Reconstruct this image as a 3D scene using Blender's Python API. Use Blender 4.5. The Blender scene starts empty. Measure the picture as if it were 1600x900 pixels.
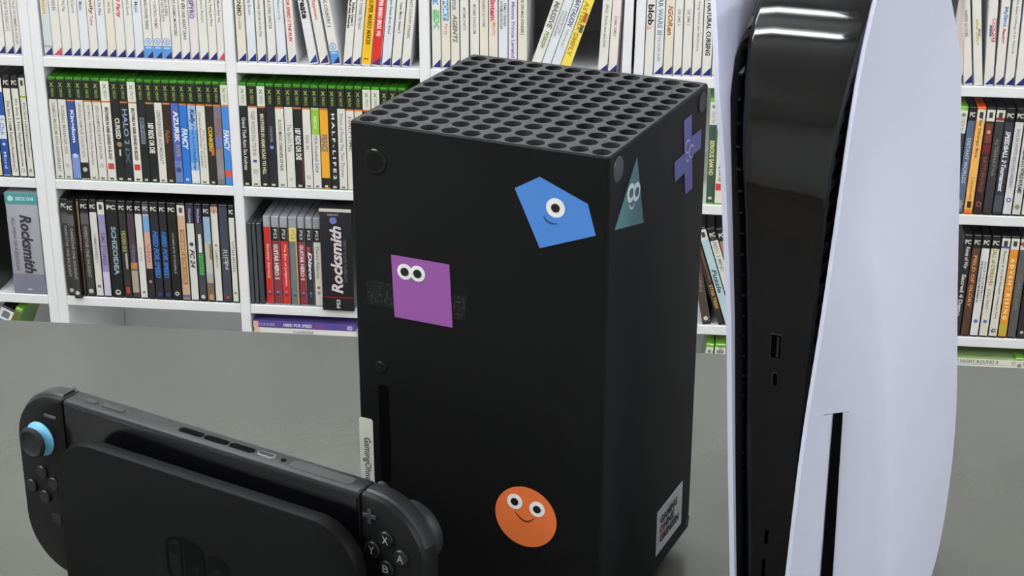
import bpy, bmesh, math, random
from mathutils import Vector, Matrix
random.seed(7)
S = bpy.context.scene
COL = S.collection
PI = math.pi

# ------------------------------------------------------------------ camera, light, exposure
F, PITCH, ROLL, CAMZ = 2800.3, 0.3925, 0.0015, 0.5856
cam_d = bpy.data.cameras.new('camera')
cam = bpy.data.objects.new('camera', cam_d)
COL.objects.link(cam)
cam_d.sensor_fit = 'HORIZONTAL'
cam_d.sensor_width = 36.0
cam_d.lens = 36.0 * F / 1600.0
cam_d.clip_start = 0.02
cam.matrix_world = Matrix.Translation((0, 0, CAMZ)) @ Matrix.Rotation(PI / 2 - PITCH, 4, 'X') @ Matrix.Rotation(ROLL, 4, 'Z')
S.camera = cam
W = bpy.data.worlds.new('world')
S.world = W
W.use_nodes = True
W.node_tree.nodes['Background'].inputs[0].default_value = (0.80, 0.86, 1.0, 1)
W.node_tree.nodes['Background'].inputs[1].default_value = 0.0
NEAR_POWER, AISLE_FILL_POWER, SIDE_FILL_POWER = 44.0, 49.0, 128.0   # tube emission: desk lamps, then the added unseen aisle and side fill
S.view_settings.view_transform = 'Standard'
S.view_settings.look = 'None'
S.view_settings.exposure = 0.0
S.view_settings.gamma = 1.0
S.view_settings.use_curve_mapping = False
FLOOR_Z, CEIL_Z = -0.95, 1.75
SY, SYAW = 2.9598, -0.1110            # bookcase front plane: through (0, SY), turned by SYAW
Z1, Z2, Z3 = -0.2405, -0.4669, -0.6939   # tops of the three shelf boards in view

# ------------------------------------------------------------------ helpers
def lin(c):
    c /= 255.0
    return c / 12.92 if c <= 0.04045 else ((c + 0.055) / 1.055) ** 2.4
_m = {}
def mat(rgb, rough=0.5, spec=0.5, bump=0.0, bscale=400.0, var=0.0, metal=0.0, coat=0.0, name=None):
    key = (tuple(rgb), rough, spec, bump, bscale, var, metal, coat)
    if key in _m:
        return _m[key]
    m = bpy.data.materials.new(name or 'surface')
    m.use_nodes = True
    nt = m.node_tree
    b = nt.nodes['Principled BSDF']
    col = tuple(lin(c) for c in rgb) + (1,)
    b.inputs['Base Color'].default_value = col
    b.inputs['Roughness'].default_value = rough
    b.inputs['Specular IOR Level'].default_value = spec
    b.inputs['Metallic'].default_value = metal
    b.inputs['Coat Weight'].default_value = coat
    if bump or var:
        tc = nt.nodes.new('ShaderNodeTexCoord')
        nz = nt.nodes.new('ShaderNodeTexNoise')
        nz.inputs['Scale'].default_value = bscale
        nz.inputs['Detail'].default_value = 3
        nt.links.new(tc.outputs['Object'], nz.inputs['Vector'])
        if bump:
            bp = nt.nodes.new('ShaderNodeBump')
            bp.inputs['Strength'].default_value = bump
            bp.inputs['Distance'].default_value = 0.001
            nt.links.new(nz.outputs['Fac'], bp.inputs['Height'])
            nt.links.new(bp.outputs['Normal'], b.inputs['Normal'])
        if var:
            mx = nt.nodes.new('ShaderNodeMix')
            mx.data_type = 'RGBA'
            mx.inputs[6].default_value = tuple(c * (1 - var) for c in col[:3]) + (1,)
            mx.inputs[7].default_value = tuple(min(1, c * (1 + var)) for c in col[:3]) + (1,)
            nt.links.new(nz.outputs['Fac'], mx.inputs[0])
            nt.links.new(mx.outputs[2], b.inputs['Base Color'])
    _m[key] = m
    return m
def emit(rgb, power):
    m = bpy.data.materials.new('lit_tube')
    m.use_nodes = True
    nt = m.node_tree
    nt.nodes.remove(nt.nodes['Principled BSDF'])
    e = nt.nodes.new('ShaderNodeEmission')
    e.inputs[0].default_value = (*rgb, 1)
    e.inputs[1].default_value = power
    nt.links.new(e.outputs[0], nt.nodes['Material Output'].inputs[0])
    return m
def mesh(name, V, Fc, m=None, smooth=False):
    me = bpy.data.meshes.new(name)
    me.from_pydata([tuple(v) for v in V], [], [tuple(f) for f in Fc])
    bm = bmesh.new(); bm.from_mesh(me)
    bmesh.ops.recalc_face_normals(bm, faces=bm.faces)
    bm.to_mesh(me); bm.free()
    if m: me.materials.append(m)
    if smooth:
        for p in me.polygons: p.use_smooth = True
        me.set_sharp_from_angle(angle=math.radians(38))
    return me
def obj(name, me, parent=None, loc=(0, 0, 0), rot=(0, 0, 0), scale=(1, 1, 1)):
    o = bpy.data.objects.new(name, me)
    COL.objects.link(o)
    o.location = loc; o.rotation_euler = rot; o.scale = scale
    if parent: o.parent = parent
    return o
def tag(o, label=None, cat=None, group=None, kind=None):
    if label: o['label'] = label
    if cat: o['category'] = cat
    if group: o['group'] = group
    if kind: o['kind'] = kind
    return o
def empty(name, loc, rz=0.0):
    o = obj(name, None, None, loc, (0, 0, rz))
    o.empty_display_size = 0.05
    return o
class MB:
    """collects simple solids into one mesh"""
    def __init__(s): s.V, s.F = [], []
    def add(s, V, Fc):
        n = len(s.V); s.V += [tuple(v) for v in V]; s.F += [tuple(i + n for i in f) for f in Fc]; return s
    def box(s, x0, x1, y0, y1, z0, z1):
        return s.add([(x0,y0,z0),(x1,y0,z0),(x1,y1,z0),(x0,y1,z0),(x0,y0,z1),(x1,y0,z1),(x1,y1,z1),(x0,y1,z1)],
                     [(0,3,2,1),(4,5,6,7),(0,1,5,4),(1,2,6,5),(2,3,7,6),(3,0,4,7)])
    def loft(s, loops, cap0=True, cap1=True):
        n = len(loops[0]); V = [v for l in loops for v in l]; Fc = []
        for k in range(len(loops) - 1):
            for i in range(n):
                j = (i + 1) % n
                Fc.append((k*n+i, k*n+j, (k+1)*n+j, (k+1)*n+i))
        if cap0: Fc.append(tuple(range(n))[::-1])
        if cap1: Fc.append(tuple((len(loops)-1)*n + i for i in range(n)))
        return s.add(V, Fc)
    def cyl(s, c, r, h, axis='z', n=20, bev=0.0):
        def ring(rr, t):
            out = []
            for i in range(n):
                a = 2*PI*i/n; u, v = rr*math.cos(a), rr*math.sin(a)
                out.append({'z': (c[0]+u, c[1]+v, c[2]+t), 'y': (c[0]+u, c[1]+t, c[2]+v), 'x': (c[0]+t, c[1]+u, c[2]+v)}[axis])
            return out
        if bev: loops = [ring(r-bev,0), ring(r,bev), ring(r,h-bev), ring(r-bev,h)]
        else: loops = [ring(r,0), ring(r,h)]
        return s.loft(loops)
    def build(s, name, m, parent=None, smooth=False, **k):
        return obj(name, mesh(name, s.V, s.F, m, smooth), parent, **k)
def bevbox(name, m, parent, x0, x1, y0, y1, z0, z1, b=0.002, seg=2, smooth=True):
    me = bpy.data.meshes.new(name)
    bm = bmesh.new()
    bmesh.ops.create_cube(bm, size=1)
    for v in bm.verts:
        v.co = ((x0+x1)/2 + v.co.x*(x1-x0), (y0+y1)/2 + v.co.y*(y1-y0), (z0+z1)/2 + v.co.z*(z1-z0))
    bmesh.ops.bevel(bm, geom=bm.edges, offset=b, segments=seg, affect='EDGES', profile=0.5)
    bm.to_mesh(me); bm.free()
    me.materials.append(m)
    if smooth:
        for p in me.polygons: p.use_smooth = True
    return obj(name, me, parent)
def rrect(x0, x1, z0, z1, r, seg=8):
    """rounded rectangle outline, counter-clockwise; r = (bl, br, tr, tl)"""
    if not isinstance(r, (tuple, list)): r = (r,)*4
    out = []
    for (cx, cz, a0, q) in ((x0+r[0], z0+r[0], PI, r[0]), (x1-r[1], z0+r[1], 1.5*PI, r[1]), (x1-r[2], z1-r[2], 0, r[2]), (x0+r[3], z1-r[3], PI/2, r[3])):
        for k in range(seg+1):
            a = a0 + PI/2*k/seg
            out.append((cx+q*math.cos(a), cz+q*math.sin(a)))
    return out
def slab(x0, x1, z0, z1, r, y0, y1, b=0.0015, seg=8, mb=None):
    """upright rounded slab between y0 (front) and y1 (back) with eased edges"""
    if not isinstance(r, (tuple, list)): r = (r,)*4
    mb = mb or MB()
    loops = []
    for ins, y in ((b, y0), (b*0.3, y0+b*0.3), (0, y0+b), (0, y1-b), (b*0.3, y1-b*0.3), (b, y1)):
        rr = tuple(max(q-ins, 0.0002) for q in r)
        loops.append([(x, y, z) for x, z in rrect(x0+ins, x1-ins, z0+ins, z1-ins, rr, seg)])
    return mb.loft(loops)
_tx = {}
def text_mesh(body, m, bold=0.0, shear=0.0):
    """flat lettering as mesh, normalised to the unit square"""
    key = (body, m.name, bold, shear)
    if key in _tx: return _tx[key]
    cu = bpy.data.curves.new('lettering', 'FONT')
    cu.body = body; cu.size = 1; cu.offset = bold; cu.shear = shear; cu.resolution_u = 2
    cu.fill_mode = 'FRONT'
    o = bpy.data.objects.new('lettering', cu)
    me = bpy.data.meshes.new_from_object(o)
    bpy.data.objects.remove(o); bpy.data.curves.remove(cu)
    xs = [v.co.x for v in me.vertices]; ys = [v.co.y for v in me.vertices]
    x0, x1, y0, y1 = min(xs), max(xs), min(ys), max(ys)
    for v in me.vertices:
        v.co = ((v.co.x-x0)/(x1-x0), (v.co.y-y0)/max(1e-6, y1-y0), 0)
    me.materials.clear(); me.materials.append(m)
    _tx[key] = me
    return me
def text(parent, name, body, m, origin, xdir, ydir, L, H, bold=0.0, shear=0.0):
    """lettering whose lower-left corner is origin; L along xdir, H along ydir (parent space)"""
    x = Vector(xdir).normalized(); y = Vector(ydir).normalized(); z = x.cross(y)
    o = obj(name, text_mesh(body, m, bold, shear), parent)
    M = Matrix((x, y, z)).transposed().to_4x4()
    M.translation = Vector(origin)
    o.matrix_local = M @ Matrix.Diagonal((L, H, 1, 1))
    return o
# sight lines: where a direction seen from the standpoint meets a real plane of the scene
_R = cam.matrix_world.to_3x3()
def hit(px, py, pt, n):
    d = _R @ Vector(((px-800)/F, -(py-450)/F, -1)); o = Vector((0, 0, CAMZ)); n = Vector(n)
    return o + d * ((Vector(pt)-o).dot(n) / d.dot(n))
class Frame:
    """upright local frame of a thing: x to its right, y to its back"""
    def __init__(s, x, y, yaw, z=0.0):
        s.o = Vector((x, y, z)); s.yaw = yaw
        s.u = Vector((math.cos(yaw), math.sin(yaw), 0)); s.d = Vector((-math.sin(yaw), math.cos(yaw), 0))
    def loc(s, P):
        q = P - s.o
        return (q.dot(s.u), q.dot(s.d), q.z)
    def on_y(s, px, py, y): return s.loc(hit(px, py, s.o + s.d*y, s.d))
    def on_x(s, px, py, x): return s.loc(hit(px, py, s.o + s.u*x, s.u))
    def on_z(s, px, py, z): return s.loc(hit(px, py, Vector((0, 0, z)), (0, 0, 1)))
SF = Frame(0, SY, SYAW)
def sh(px, py):
    q = SF.on_y(px, py, 0); return q[0], q[2]

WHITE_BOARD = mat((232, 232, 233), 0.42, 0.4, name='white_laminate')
BLACK = mat((14, 14, 15), 0.5, 0.4)

# ------------------------------------------------------------------ the room (square to the bookcases)
def shell(name, x0, x1, y0, y1, z0, z1, m):
    o = MB().box(x0, x1, y0, y1, z0, z1).build(name, m, None, loc=(0, SY, 0), rot=(0, 0, SYAW))
    return tag(o, kind='structure')
WALL = mat((214, 214, 212), 0.85, 0.2, bump=0.15, bscale=180, name='wall_paint')
shell('floor', -3.0, 3.2, -5.6, 0.50, FLOOR_Z-0.1, FLOOR_Z, mat((120, 112, 104), 0.5, 0.4, var=0.15, bscale=6, name='floor_covering'))
shell('ceiling', -3.0, 3.2, -5.6, 0.50, CEIL_Z, CEIL_Z+0.1, mat((225, 225, 222), 0.9, 0.2, name='ceiling_paint'))
shell('wall_back', -3.0, 3.2, 0.40, 0.50, FLOOR_Z, CEIL_Z, WALL)
shell('wall_left', -3.1, -3.0, -5.6, 0.50, FLOOR_Z, CEIL_Z, WALL)
shell('wall_right', 3.2, 3.3, -5.6, 0.50, FLOOR_Z, CEIL_Z, WALL)
shell('wall_front', -3.0, 3.2, -5.7, -5.6, FLOOR_Z, CEIL_Z, WALL)

TUBES = {k: emit((0.95, 0.98, 1.0), v) for k, v in (('near', NEAR_POWER), ('aisle', AISLE_FILL_POWER), ('rear', SIDE_FILL_POWER))}
def ceiling_lamp(x, y, rz, L, label, n=1, which='near'):
    t = tag(empty('ceiling_lamp', (x, y, CEIL_Z), rz), label, 'lamp', 'fluorescent lamps on the ceiling')
    bevbox('housing', WHITE_BOARD, t, -L/2-0.03, L/2+0.03, -0.05*n, 0.05*n, -0.06, 0.0, 0.006)
    for k in range(n):
        yy = (k-(n-1)/2)*0.09
        MB().cyl((-L/2, yy, -0.085), 0.018, L, 'x', 12).build('tube', TUBES[which], t, True)
        for sx in (-1, 1):
            MB().box(sx*L/2-0.015, sx*L/2+0.015, yy-0.02, yy+0.02, -0.105, -0.055).build('tube_socket', WHITE_BOARD, t)
ceiling_lamp(-0.88, 0.91, SYAW, 1.2, 'white fluorescent ceiling lamp, upper bright bar mirrored in the glossy spine')
ceiling_lamp(-1.04, 0.63, SYAW, 1.2, 'white fluorescent ceiling lamp, lower bright bar mirrored in the glossy spine')
ceiling_lamp(-0.9, 2.00, SYAW, 1.5, 'white twin fluorescent lamp above the left end of the bookcase aisle', 2, 'aisle')  # added out of view to brighten the case spines
ceiling_lamp(0.9, 1.80, SYAW, 1.5, 'white twin fluorescent lamp above the right end of the bookcase aisle', 2, 'aisle')  # second added lamp out of view, lighting the spines further right
ceiling_lamp(-2.35, 0.10, SYAW + PI/2, 1.5, 'white twin fluorescent lamp along the left wall', 2, 'rear')  # unseen fill added to light the tower's front from the left
ceiling_lamp(2.25, -0.80, SYAW + PI/2, 1.5, 'white twin fluorescent lamp along the right wall', 2, 'rear')  # unseen fill added to brighten the white console's right panel

# ------------------------------------------------------------------ desk
DF = Frame(0, 1.300, SYAW)
desk = tag(empty('desk', (0, 1.300, 0), SYAW), 'wide matt grey desk carrying the three game consoles', 'desk')
DESK = mat((75, 76, 69), 0.27, 0.6, bump=0.05, bscale=900, var=0.05, name='grey_laminate')
bevbox('desktop', DESK, desk, -1.05, 0.95, -0.98, 0.0, -0.028, 0.0, 0.002)
for lx in (-0.95, 0.85):
    for ly in (-0.9, -0.08):
        MB().box(lx-0.03, lx+0.03, ly-0.03, ly+0.03, FLOOR_Z, -0.028).build('leg', mat((190, 190, 192), 0.4), desk)

# ------------------------------------------------------------------ bookcases
T = 0.018
def bookcase(label, x0, x1, inner, boards_for):
    t = tag(empty('bookcase', tuple(SF.o + SF.u*((x0+x1)/2) + Vector((0, 0, FLOOR_Z))), SYAW), label, 'bookcase', 'white bookcases along the back wall')
    c = (x0+x1)/2; dz = -FLOOR_Z
    top = Z1 + 0.70
    P = lambda nm, a, b, y0, y1, z0, z1: bevbox(nm, WHITE_BOARD, t, a-c, b-c, y0, y1, z0+dz, z1+dz, 0.0012, 1, False)
    P('side_panel', x0, x0+T, -0.004, 0.30, FLOOR_Z, top)
    P('side_panel', x1-T, x1, -0.004, 0.30, FLOOR_Z, top)
    for d in inner: P('divider_panel', d, d+T, -0.004, 0.293, FLOOR_Z, top)
    xs = [x0+T] + [v for d in inner for v in (d, d+T)] + [x1-T]
    for i in range(0, len(xs), 2):
        for z in (Z3-0.227, Z3, Z2, Z1, Z1+0.232, top-0.25+0.25):
            P('shelf_board', xs[i], xs[i+1], -0.003, 0.292, z-T, z)
        for z in boards_for.get(i//2, ()): P('shelf_board', xs[i], xs[i+1], 0.0, 0.292, z-T, z)
    P('back_panel', x0+T, x1-T, 0.293, 0.30, FLOOR_Z, top-T)
    return t
bookcase('white bookcase at the far left edge, standing left of the seam', -1.60, -0.8442, (), {0: (Z3-0.206,)})
bookcase('long white bookcase with divided bays behind the black tower console', -0.8440, 0.462, (-0.4985, -0.1590), {1: (-0.7525,)})
bookcase('white bookcase on the right behind the white console', 0.4645, 1.35, (), {0: (-0.7475,)})

# ------------------------------------------------------------------ game cases
PXM = {1: 850.0, 2: 826.0, 3: 785.0}          # photo pixels per metre of height, only to read the print positions
ROWZ = {1: Z1, 2: Z2, 3: Z3}
KIND = {  # height, depth, shell colour, roughness
    'wii': (0.190, 0.135, (228, 228, 230), 0.30), 'oxb': (0.190, 0.135, (58, 128, 34), 0.22), 'dvd': (0.190, 0.135, (22, 22, 24), 0.33),
    'x36': (0.190, 0.135, (120, 175, 70), 0.25), 'ps3': (0.172, 0.135, (150, 153, 158), 0.15), 'cd': (0.158, 0.13, (62, 66, 70), 0.2)}
ORD = ('first second third fourth fifth sixth seventh eighth ninth tenth eleventh twelfth thirteenth fourteenth fifteenth sixteenth seventeenth '
       'eighteenth nineteenth twentieth twenty-first twenty-second twenty-third twenty-fourth twenty-fifth twenty-sixth').split()
_shells = {}
def case_shell(kind, w):
    """keep-case body, its spine edges rounded; base centre of the spine at the origin, y to the back"""
    key = (kind, round(w, 4))
    if key in _shells: return _shells[key]
    h, dp, rgb, ro = KIND[kind]
    r = min(0.0022, w*0.2)
    prof = [(-w/2, dp), (-w/2, r)] + [(-w/2+r-r*math.cos(a), r-r*math.sin(a)) for a in (0.5, 1.05)] + [(-w/2+r, 0), (w/2-r, 0)]
    prof += [(w/2-r+r*math.cos(a), r-r*math.sin(a)) for a in (1.05, 0.5)] + [(w/2, r), (w/2, dp)]
    e = 0.0012
    loops = [[(x*0.96, y+e if y < dp*0.5 else y-e, 0) for x, y in prof], [(x, y, e) for x, y in prof], [(x, y, h-e) for x, y in prof],
             [(x*0.96, y+e if y < dp*0.5 else y-e, h) for x, y in prof]]
    m = MB().loft(loops)
    _shells[key] = mesh('game_case', m.V, m.F, mat(rgb, ro, 0.5))
    return _shells[key]
PAPER = 0.38
def quad(parent, name, rgb, x0, x1, z0, z1, y):
    me = mesh(name, [(x0, y, z0), (x1, y, z0), (x1, y, z1), (x0, y, z1)], [(0, 1, 2, 3)], mat(rgb, PAPER))
    return obj(name, me, parent)
def poly(parent, name, rgb, pts, y, rough=PAPER, spec=0.5):
    return obj(name, mesh(name, [(x, y, z) for x, z in pts], [tuple(range(len(pts)))], mat(rgb, rough, spec)), parent)
def disc_pts(cx, cz, r, n=16, rz=None): return [(cx+r*math.cos(2*PI*i/n), cz+(rz or r)*math.sin(2*PI*i/n)) for i in range(n)]
NAVY = (32, 36, 104)
def game_case(x, z, w, kind, rgb, look, prints, where, group, row, lean=0.0, front=0.0, opts=None):
    opts = opts or {}
    h = KIND[kind][0]; px = PXM[row]
    a = math.radians(lean)
    # a leaning case turns about its lower corner on the side it leans to, so that it stands on the board
    pos = SF.o + SF.u*x + SF.d*front + Vector((0, 0, z))
    c = obj('game_case', case_shell(kind, w))
    piv = Matrix.Translation((w/2 if lean > 0 else -w/2, 0, 0)) if lean else Matrix.Identity(4)
    c.matrix_world = Matrix.Translation(pos) @ Matrix.Rotation(SYAW, 4, 'Z') @ piv @ Matrix.Rotation(a, 4, 'Y') @ piv.inverted()
    tag(c, look + (', ' + where if where else ''), 'game case', group)
    if 'shell' in opts:
        c.data = c.data.copy(); c.data.materials[0] = mat(opts['shell'], 0.3)
    iw = w/2 - (0.0001 if kind == 'oxb' else 0.0006)
    lo, hi = (0.0018 if kind == 'oxb' else 0.0035), h-0.0035
    if kind == 'x36': hi = h-0.006
    if kind == 'ps3': hi = h-0.020
    if kind == 'oxb': hi = h-0.0045
    y = -0.0003
    quad(c, 'spine_sheet', rgb, -iw, iw, lo, hi, y)
    y -= 0.00015
    hd = opts.get('hd')
    if hd:
        hh = {'oxb': 0.036, 'dvd': 0.020, 'x36': 0.040, 'ps3': 0.026}.get(kind, 0.02)
        if 'hh' in opts: hh = opts['hh']
        hc = {'K': (30, 31, 30), 'W': (218, 218, 205), 'P': (52, 40, 72), 'T': (205, 165, 135), 'G': (70, 72, 78), 'Y': (222, 202, 120)}[hd]
        quad(c, 'header_band', hc, -iw, iw, hi-hh, hi, y)
        fg = (214, 214, 208) if hd in 'KPG' else (70, 72, 70)
        y2 = y-0.00015
        if kind == 'oxb':
            g = (150, 172, 84) if hd == 'K' else (120, 132, 96)
            text(c, 'platform_mark', 'X', mat(g, PAPER), (-iw*0.5, y2, hi-0.0135), (1, 0, 0), (0, 0, 1), iw, 0.008, 0.04)
            text(c, 'platform_lettering', 'XBOX', mat(g, PAPER), (-iw*0.3, y2, hi-0.0155), (0, 0, -1), (1, 0, 0), 0.0165, iw*0.72, 0.01)
        elif kind == 'dvd':
            if hd in 'KG': text(c, 'platform_lettering', 'PC', mat(fg, PAPER), (-iw*0.75, y2, hi-0.0135), (1, 0, 0), (0, 0, 1), iw*1.5, 0.0085, 0.04)
            elif hd == 'W':
                quad(c, 'platform_mark', (60, 62, 62), -iw*0.45, iw*0.45, hi-0.0145, hi-0.0045, y2)
            else: text(c, 'platform_lettering', 'Windows', mat(fg, PAPER), (-iw*0.35, y2, hi-0.005), (0, 0, -1), (1, 0, 0), hh*0.8, iw*0.8)
        elif kind == 'x36':
            poly(c, 'platform_mark', (120, 130, 120), disc_pts(0, hi-0.008, iw*0.55), y2)
            text(c, 'platform_lettering', 'XBOX 360', mat((120, 128, 120), PAPER), (-iw*0.4, y2, hi-0.015), (0, 0, -1), (1, 0, 0), 0.022, iw*0.9)
        elif kind == 'ps3':
            text(c, 'platform_lettering', 'PS3', mat(fg if hd == 'K' else (150, 135, 70), PAPER), (-iw*0.45, y2, hi-0.004), (0, 0, -1), (1, 0, 0), 0.018, iw*0.95, 0.01)
        if opts.get('line'):
            quad(c, 'orange_stripe', (196, 116, 58), -iw, iw, hi-hh-0.003, hi-hh, y)
    for p in prints:
        y -= 0.00012
        k = p[0]
        if k == 't':
            _, s, col, a0, a1, wd = p[:6]
            off = p[6] if len(p) > 6 else 0.0; fl = p[7] if len(p) > 7 else ''
            za, zb = a0/px, a1/px; H = wd*2*iw; cx = off*iw
            m = mat(col, PAPER)
            bo = 0.035 if 'b' in fl else 0.012; sr = 0.25 if 'i' in fl else 0.0
            if 'u' in fl: text(c, 'title_lettering', s, m, (cx+H/2, y, zb), (0, 0, 1), (-1, 0, 0), za-zb, H, bo, sr)
            elif 'h' in fl: text(c, 'title_lettering', s, m, (-iw*0.85, y, zb), (1, 0, 0), (0, 0, 1), iw*1.7, za-zb, bo, sr)
            else: text(c, 'title_lettering', s, m, (cx-H/2, y, za), (0, 0, -1), (1, 0, 0), za-zb, H, bo, sr)
        elif k == 'r':
            _, col, a0, a1 = p[:4]
            f0, f1 = (p[4], p[5]) if len(p) > 4 else (-1, 1)
            quad(c, 'colour_band', col, f0*iw, f1*iw, max(a1/px, lo), min(a0/px, hi), y)
        elif k == 'd':
            _, col, ac, rf = p[:4]
            poly(c, 'round_logo', col, disc_pts((p[4] if len(p) > 4 else 0)*iw, ac/px, rf*iw), y)
        elif k == 'tri':
            poly(c, 'corner_triangle', p[1], [(-iw*0.95, lo), (iw, lo), (iw, lo+0.0145)], y)
        elif k == 'sel':
            quad(c, 'colour_band', (86, 148, 214), -iw, iw, lo, 0.0255, y)
            quad(c, 'pale_stripe', (168, 206, 240), -iw*0.7, iw*0.7, 0.0205, 0.0235, y-0.0001)
            poly(c, 'round_logo', (132, 152, 184), disc_pts(0, 0.0335, iw*0.82), y)
            poly(c, 'logo_centre', (205, 220, 240), disc_pts(0, 0.0335, iw*0.62), y-0.0001)
            text(c, 'logo_lettering', 'S', mat((120, 140, 175), PAPER), (-iw*0.3, y-0.0002, 0.0305), (1, 0, 0), (0, 0, 1), iw*0.6, 0.006, 0.03)
            poly(c, 'corner_triangle', NAVY, [(-iw*0.6, lo), (iw, lo), (iw, lo+0.0125)], y-0.0003)
    return c
def bay(row, name, kind, entries, base_y, first=0, group=None, front=0.0):
    """entries: (x0, x1, spine colour, look, prints, options); x0, x1 are photo columns of the spine's foot, base_y the photo row (x -> y)"""
    z = ROWZ[row]
    for i, e in enumerate(entries):
        x0, x1, rgb, look, prints = e[:5]
        op = e[5] if len(e) > 5 else {}
        xa, _ = sh(x0, base_y(x0)); xb, _ = sh(x1, base_y(x1))
        w = max(0.004, xb-xa-0.0006)
        where = f'{ORD[i+first]} from left, {name}'
        game_case((xa+xb)/2, z, w, op.get('kind', kind), rgb, look, prints, where, group or f'game cases, {name}', row,
                  op.get('lean', 0.0), op.get('front', front), op)
Wh, Cr, Bw = (226, 224, 216), (226, 219, 202), (222, 226, 230)
GR, DK, BK = (122, 120, 116), (82, 80, 78), (40, 38, 38)
TRI = ('tri', NAVY)
def t(s, col, a, b, w=0.42, off=0.0, fl=''): return ('t', s, col, a, b, w, off, fl)

# --- top shelf -------------------------------------------------------------
y1 = lambda x: 83.5 + 0.0318*(x-10)
bay(1, 'top shelf, far-left bookcase', 'wii', [
    (-2.5, 9.7, Wh, 'plain white case cut by the photo edge', [TRI]),
    (10.2, 23.2, Wh, 'white case with small grey title', [t('THE HOUSE OF THE DEAD 2 & 3', GR, 100, 38), TRI]),
    (23.6, 34.6, Wh, 'white case with long grey title', [t('TALES OF SUMMER IN EUROPE', GR, 84, 18), TRI]),
], y1)
bay(1, 'top shelf, left bay', 'wii', [
    (69.7, 83.5, (206, 214, 214), 'pale blue case with yellow title', [t('Shaun', (205, 168, 70), 95, 65, 0.55, 0, 'b'), t('Nintendo', GR, 18, 15, 0.3, 0, 'h'), TRI]),
    (83.5, 98.4, Wh, 'white case with red corner and short title', [t('Wii Fit', DK, 86, 70), ('tri', (186, 72, 96))]),
    (98.4, 113.4, Wh, 'white case with short grey title', [t('Wii Play', DK, 86, 69), TRI]),
    (113.4, 127, Wh, 'white case with pinkish grey title', [t('Wii Sports', (130, 112, 116), 92, 67), TRI]),
    (127, 141.6, Bw, 'cool white case with short title', [t('Wii Music', DK, 95, 72, 0.38, -0.2), TRI]),
    (141.6, 155, Wh, 'white case with brown and red title', [t('Family', (140, 84, 52), 104, 66, 0.6, 0, 'b'), t('Trainer', (166, 76, 70), 64, 49, 0.4), TRI]),
    (155, 169.3, Bw, 'bluish white case with grey title', [t('Wii Fit Plus', DK, 96, 65, 0.4), TRI]),
    (169.3, 183.2, Cr, 'cream case with short title', [t('Wii Play', DK, 86, 68, 0.4), TRI]),
    (183.2, 198.2, Wh, 'white case with slanted red title', [t('Wii Party', (198, 58, 84), 100, 62, 0.62, 0, 'bi'), TRI]),
    (198.2, 212, Wh, 'white case with faint grey title', [t('Wii Sports', GR, 90, 66), TRI]),
    (212, 226.5, Bw, 'pale case with cropped grey title', [t('Wii Music', DK, 100, 71), TRI]),
    (226.5, 240.9, Wh, 'white case, blue band, black title', [t('MARIO POWER TENNIS', BK, 92, 46, 0.36), ('sel',)]),
    (240.9, 255, Wh, 'white case, blue band, reddish title', [t('PLAY CONTROL! PIKMIN', (110, 86, 80), 100, 48, 0.36), ('sel',)]),
    (255, 269.8, Wh, 'white case, blue band, two-line title', [t('ANIMAL CROSSING', DK, 100, 67, 0.32, 0.42), t("LET'S GO TO CITY", DK, 100, 58, 0.32, -0.42), ('sel',)]),
    (269.8, 284.5, Wh, 'white case with long bold title', [t('QUEST: COSMIC MONSTERS', BK, 102, 38, 0.38), TRI]),
    (284.5, 298.6, Wh, 'white case with heavy black title', [t('THE (3)', BK, 104, 78, 0.5, 0, 'b'), t('UND BEAST DEAD', DK, 76, 32, 0.36), TRI]),
    (298.6, 312.8, (228, 218, 216), 'pinkish white case with violet title', [t('SPYRO', (86, 78, 150), 92, 64, 0.56, -0.25, 'b'), t('Quest', (200, 150, 180), 90, 66, 0.3, 0.55), TRI]),
    (312.8, 327.1, Wh, 'white case with red-grey title', [t('Wii Sports Resort', (122, 98, 94), 108, 58, 0.38), TRI]),
    (327.1, 340.5, Wh, 'white case with dense grey title', [t('Donkey Kong Jet Race', DK, 106, 53, 0.4), TRI]),
    (340.5, 352.2, Wh, 'white case with red corner mark', [t('Mario Kart Wii', DK, 92, 60, 0.38), ('tri', (186, 72, 90))]),
], y1)
L2 = -1.4
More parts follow.
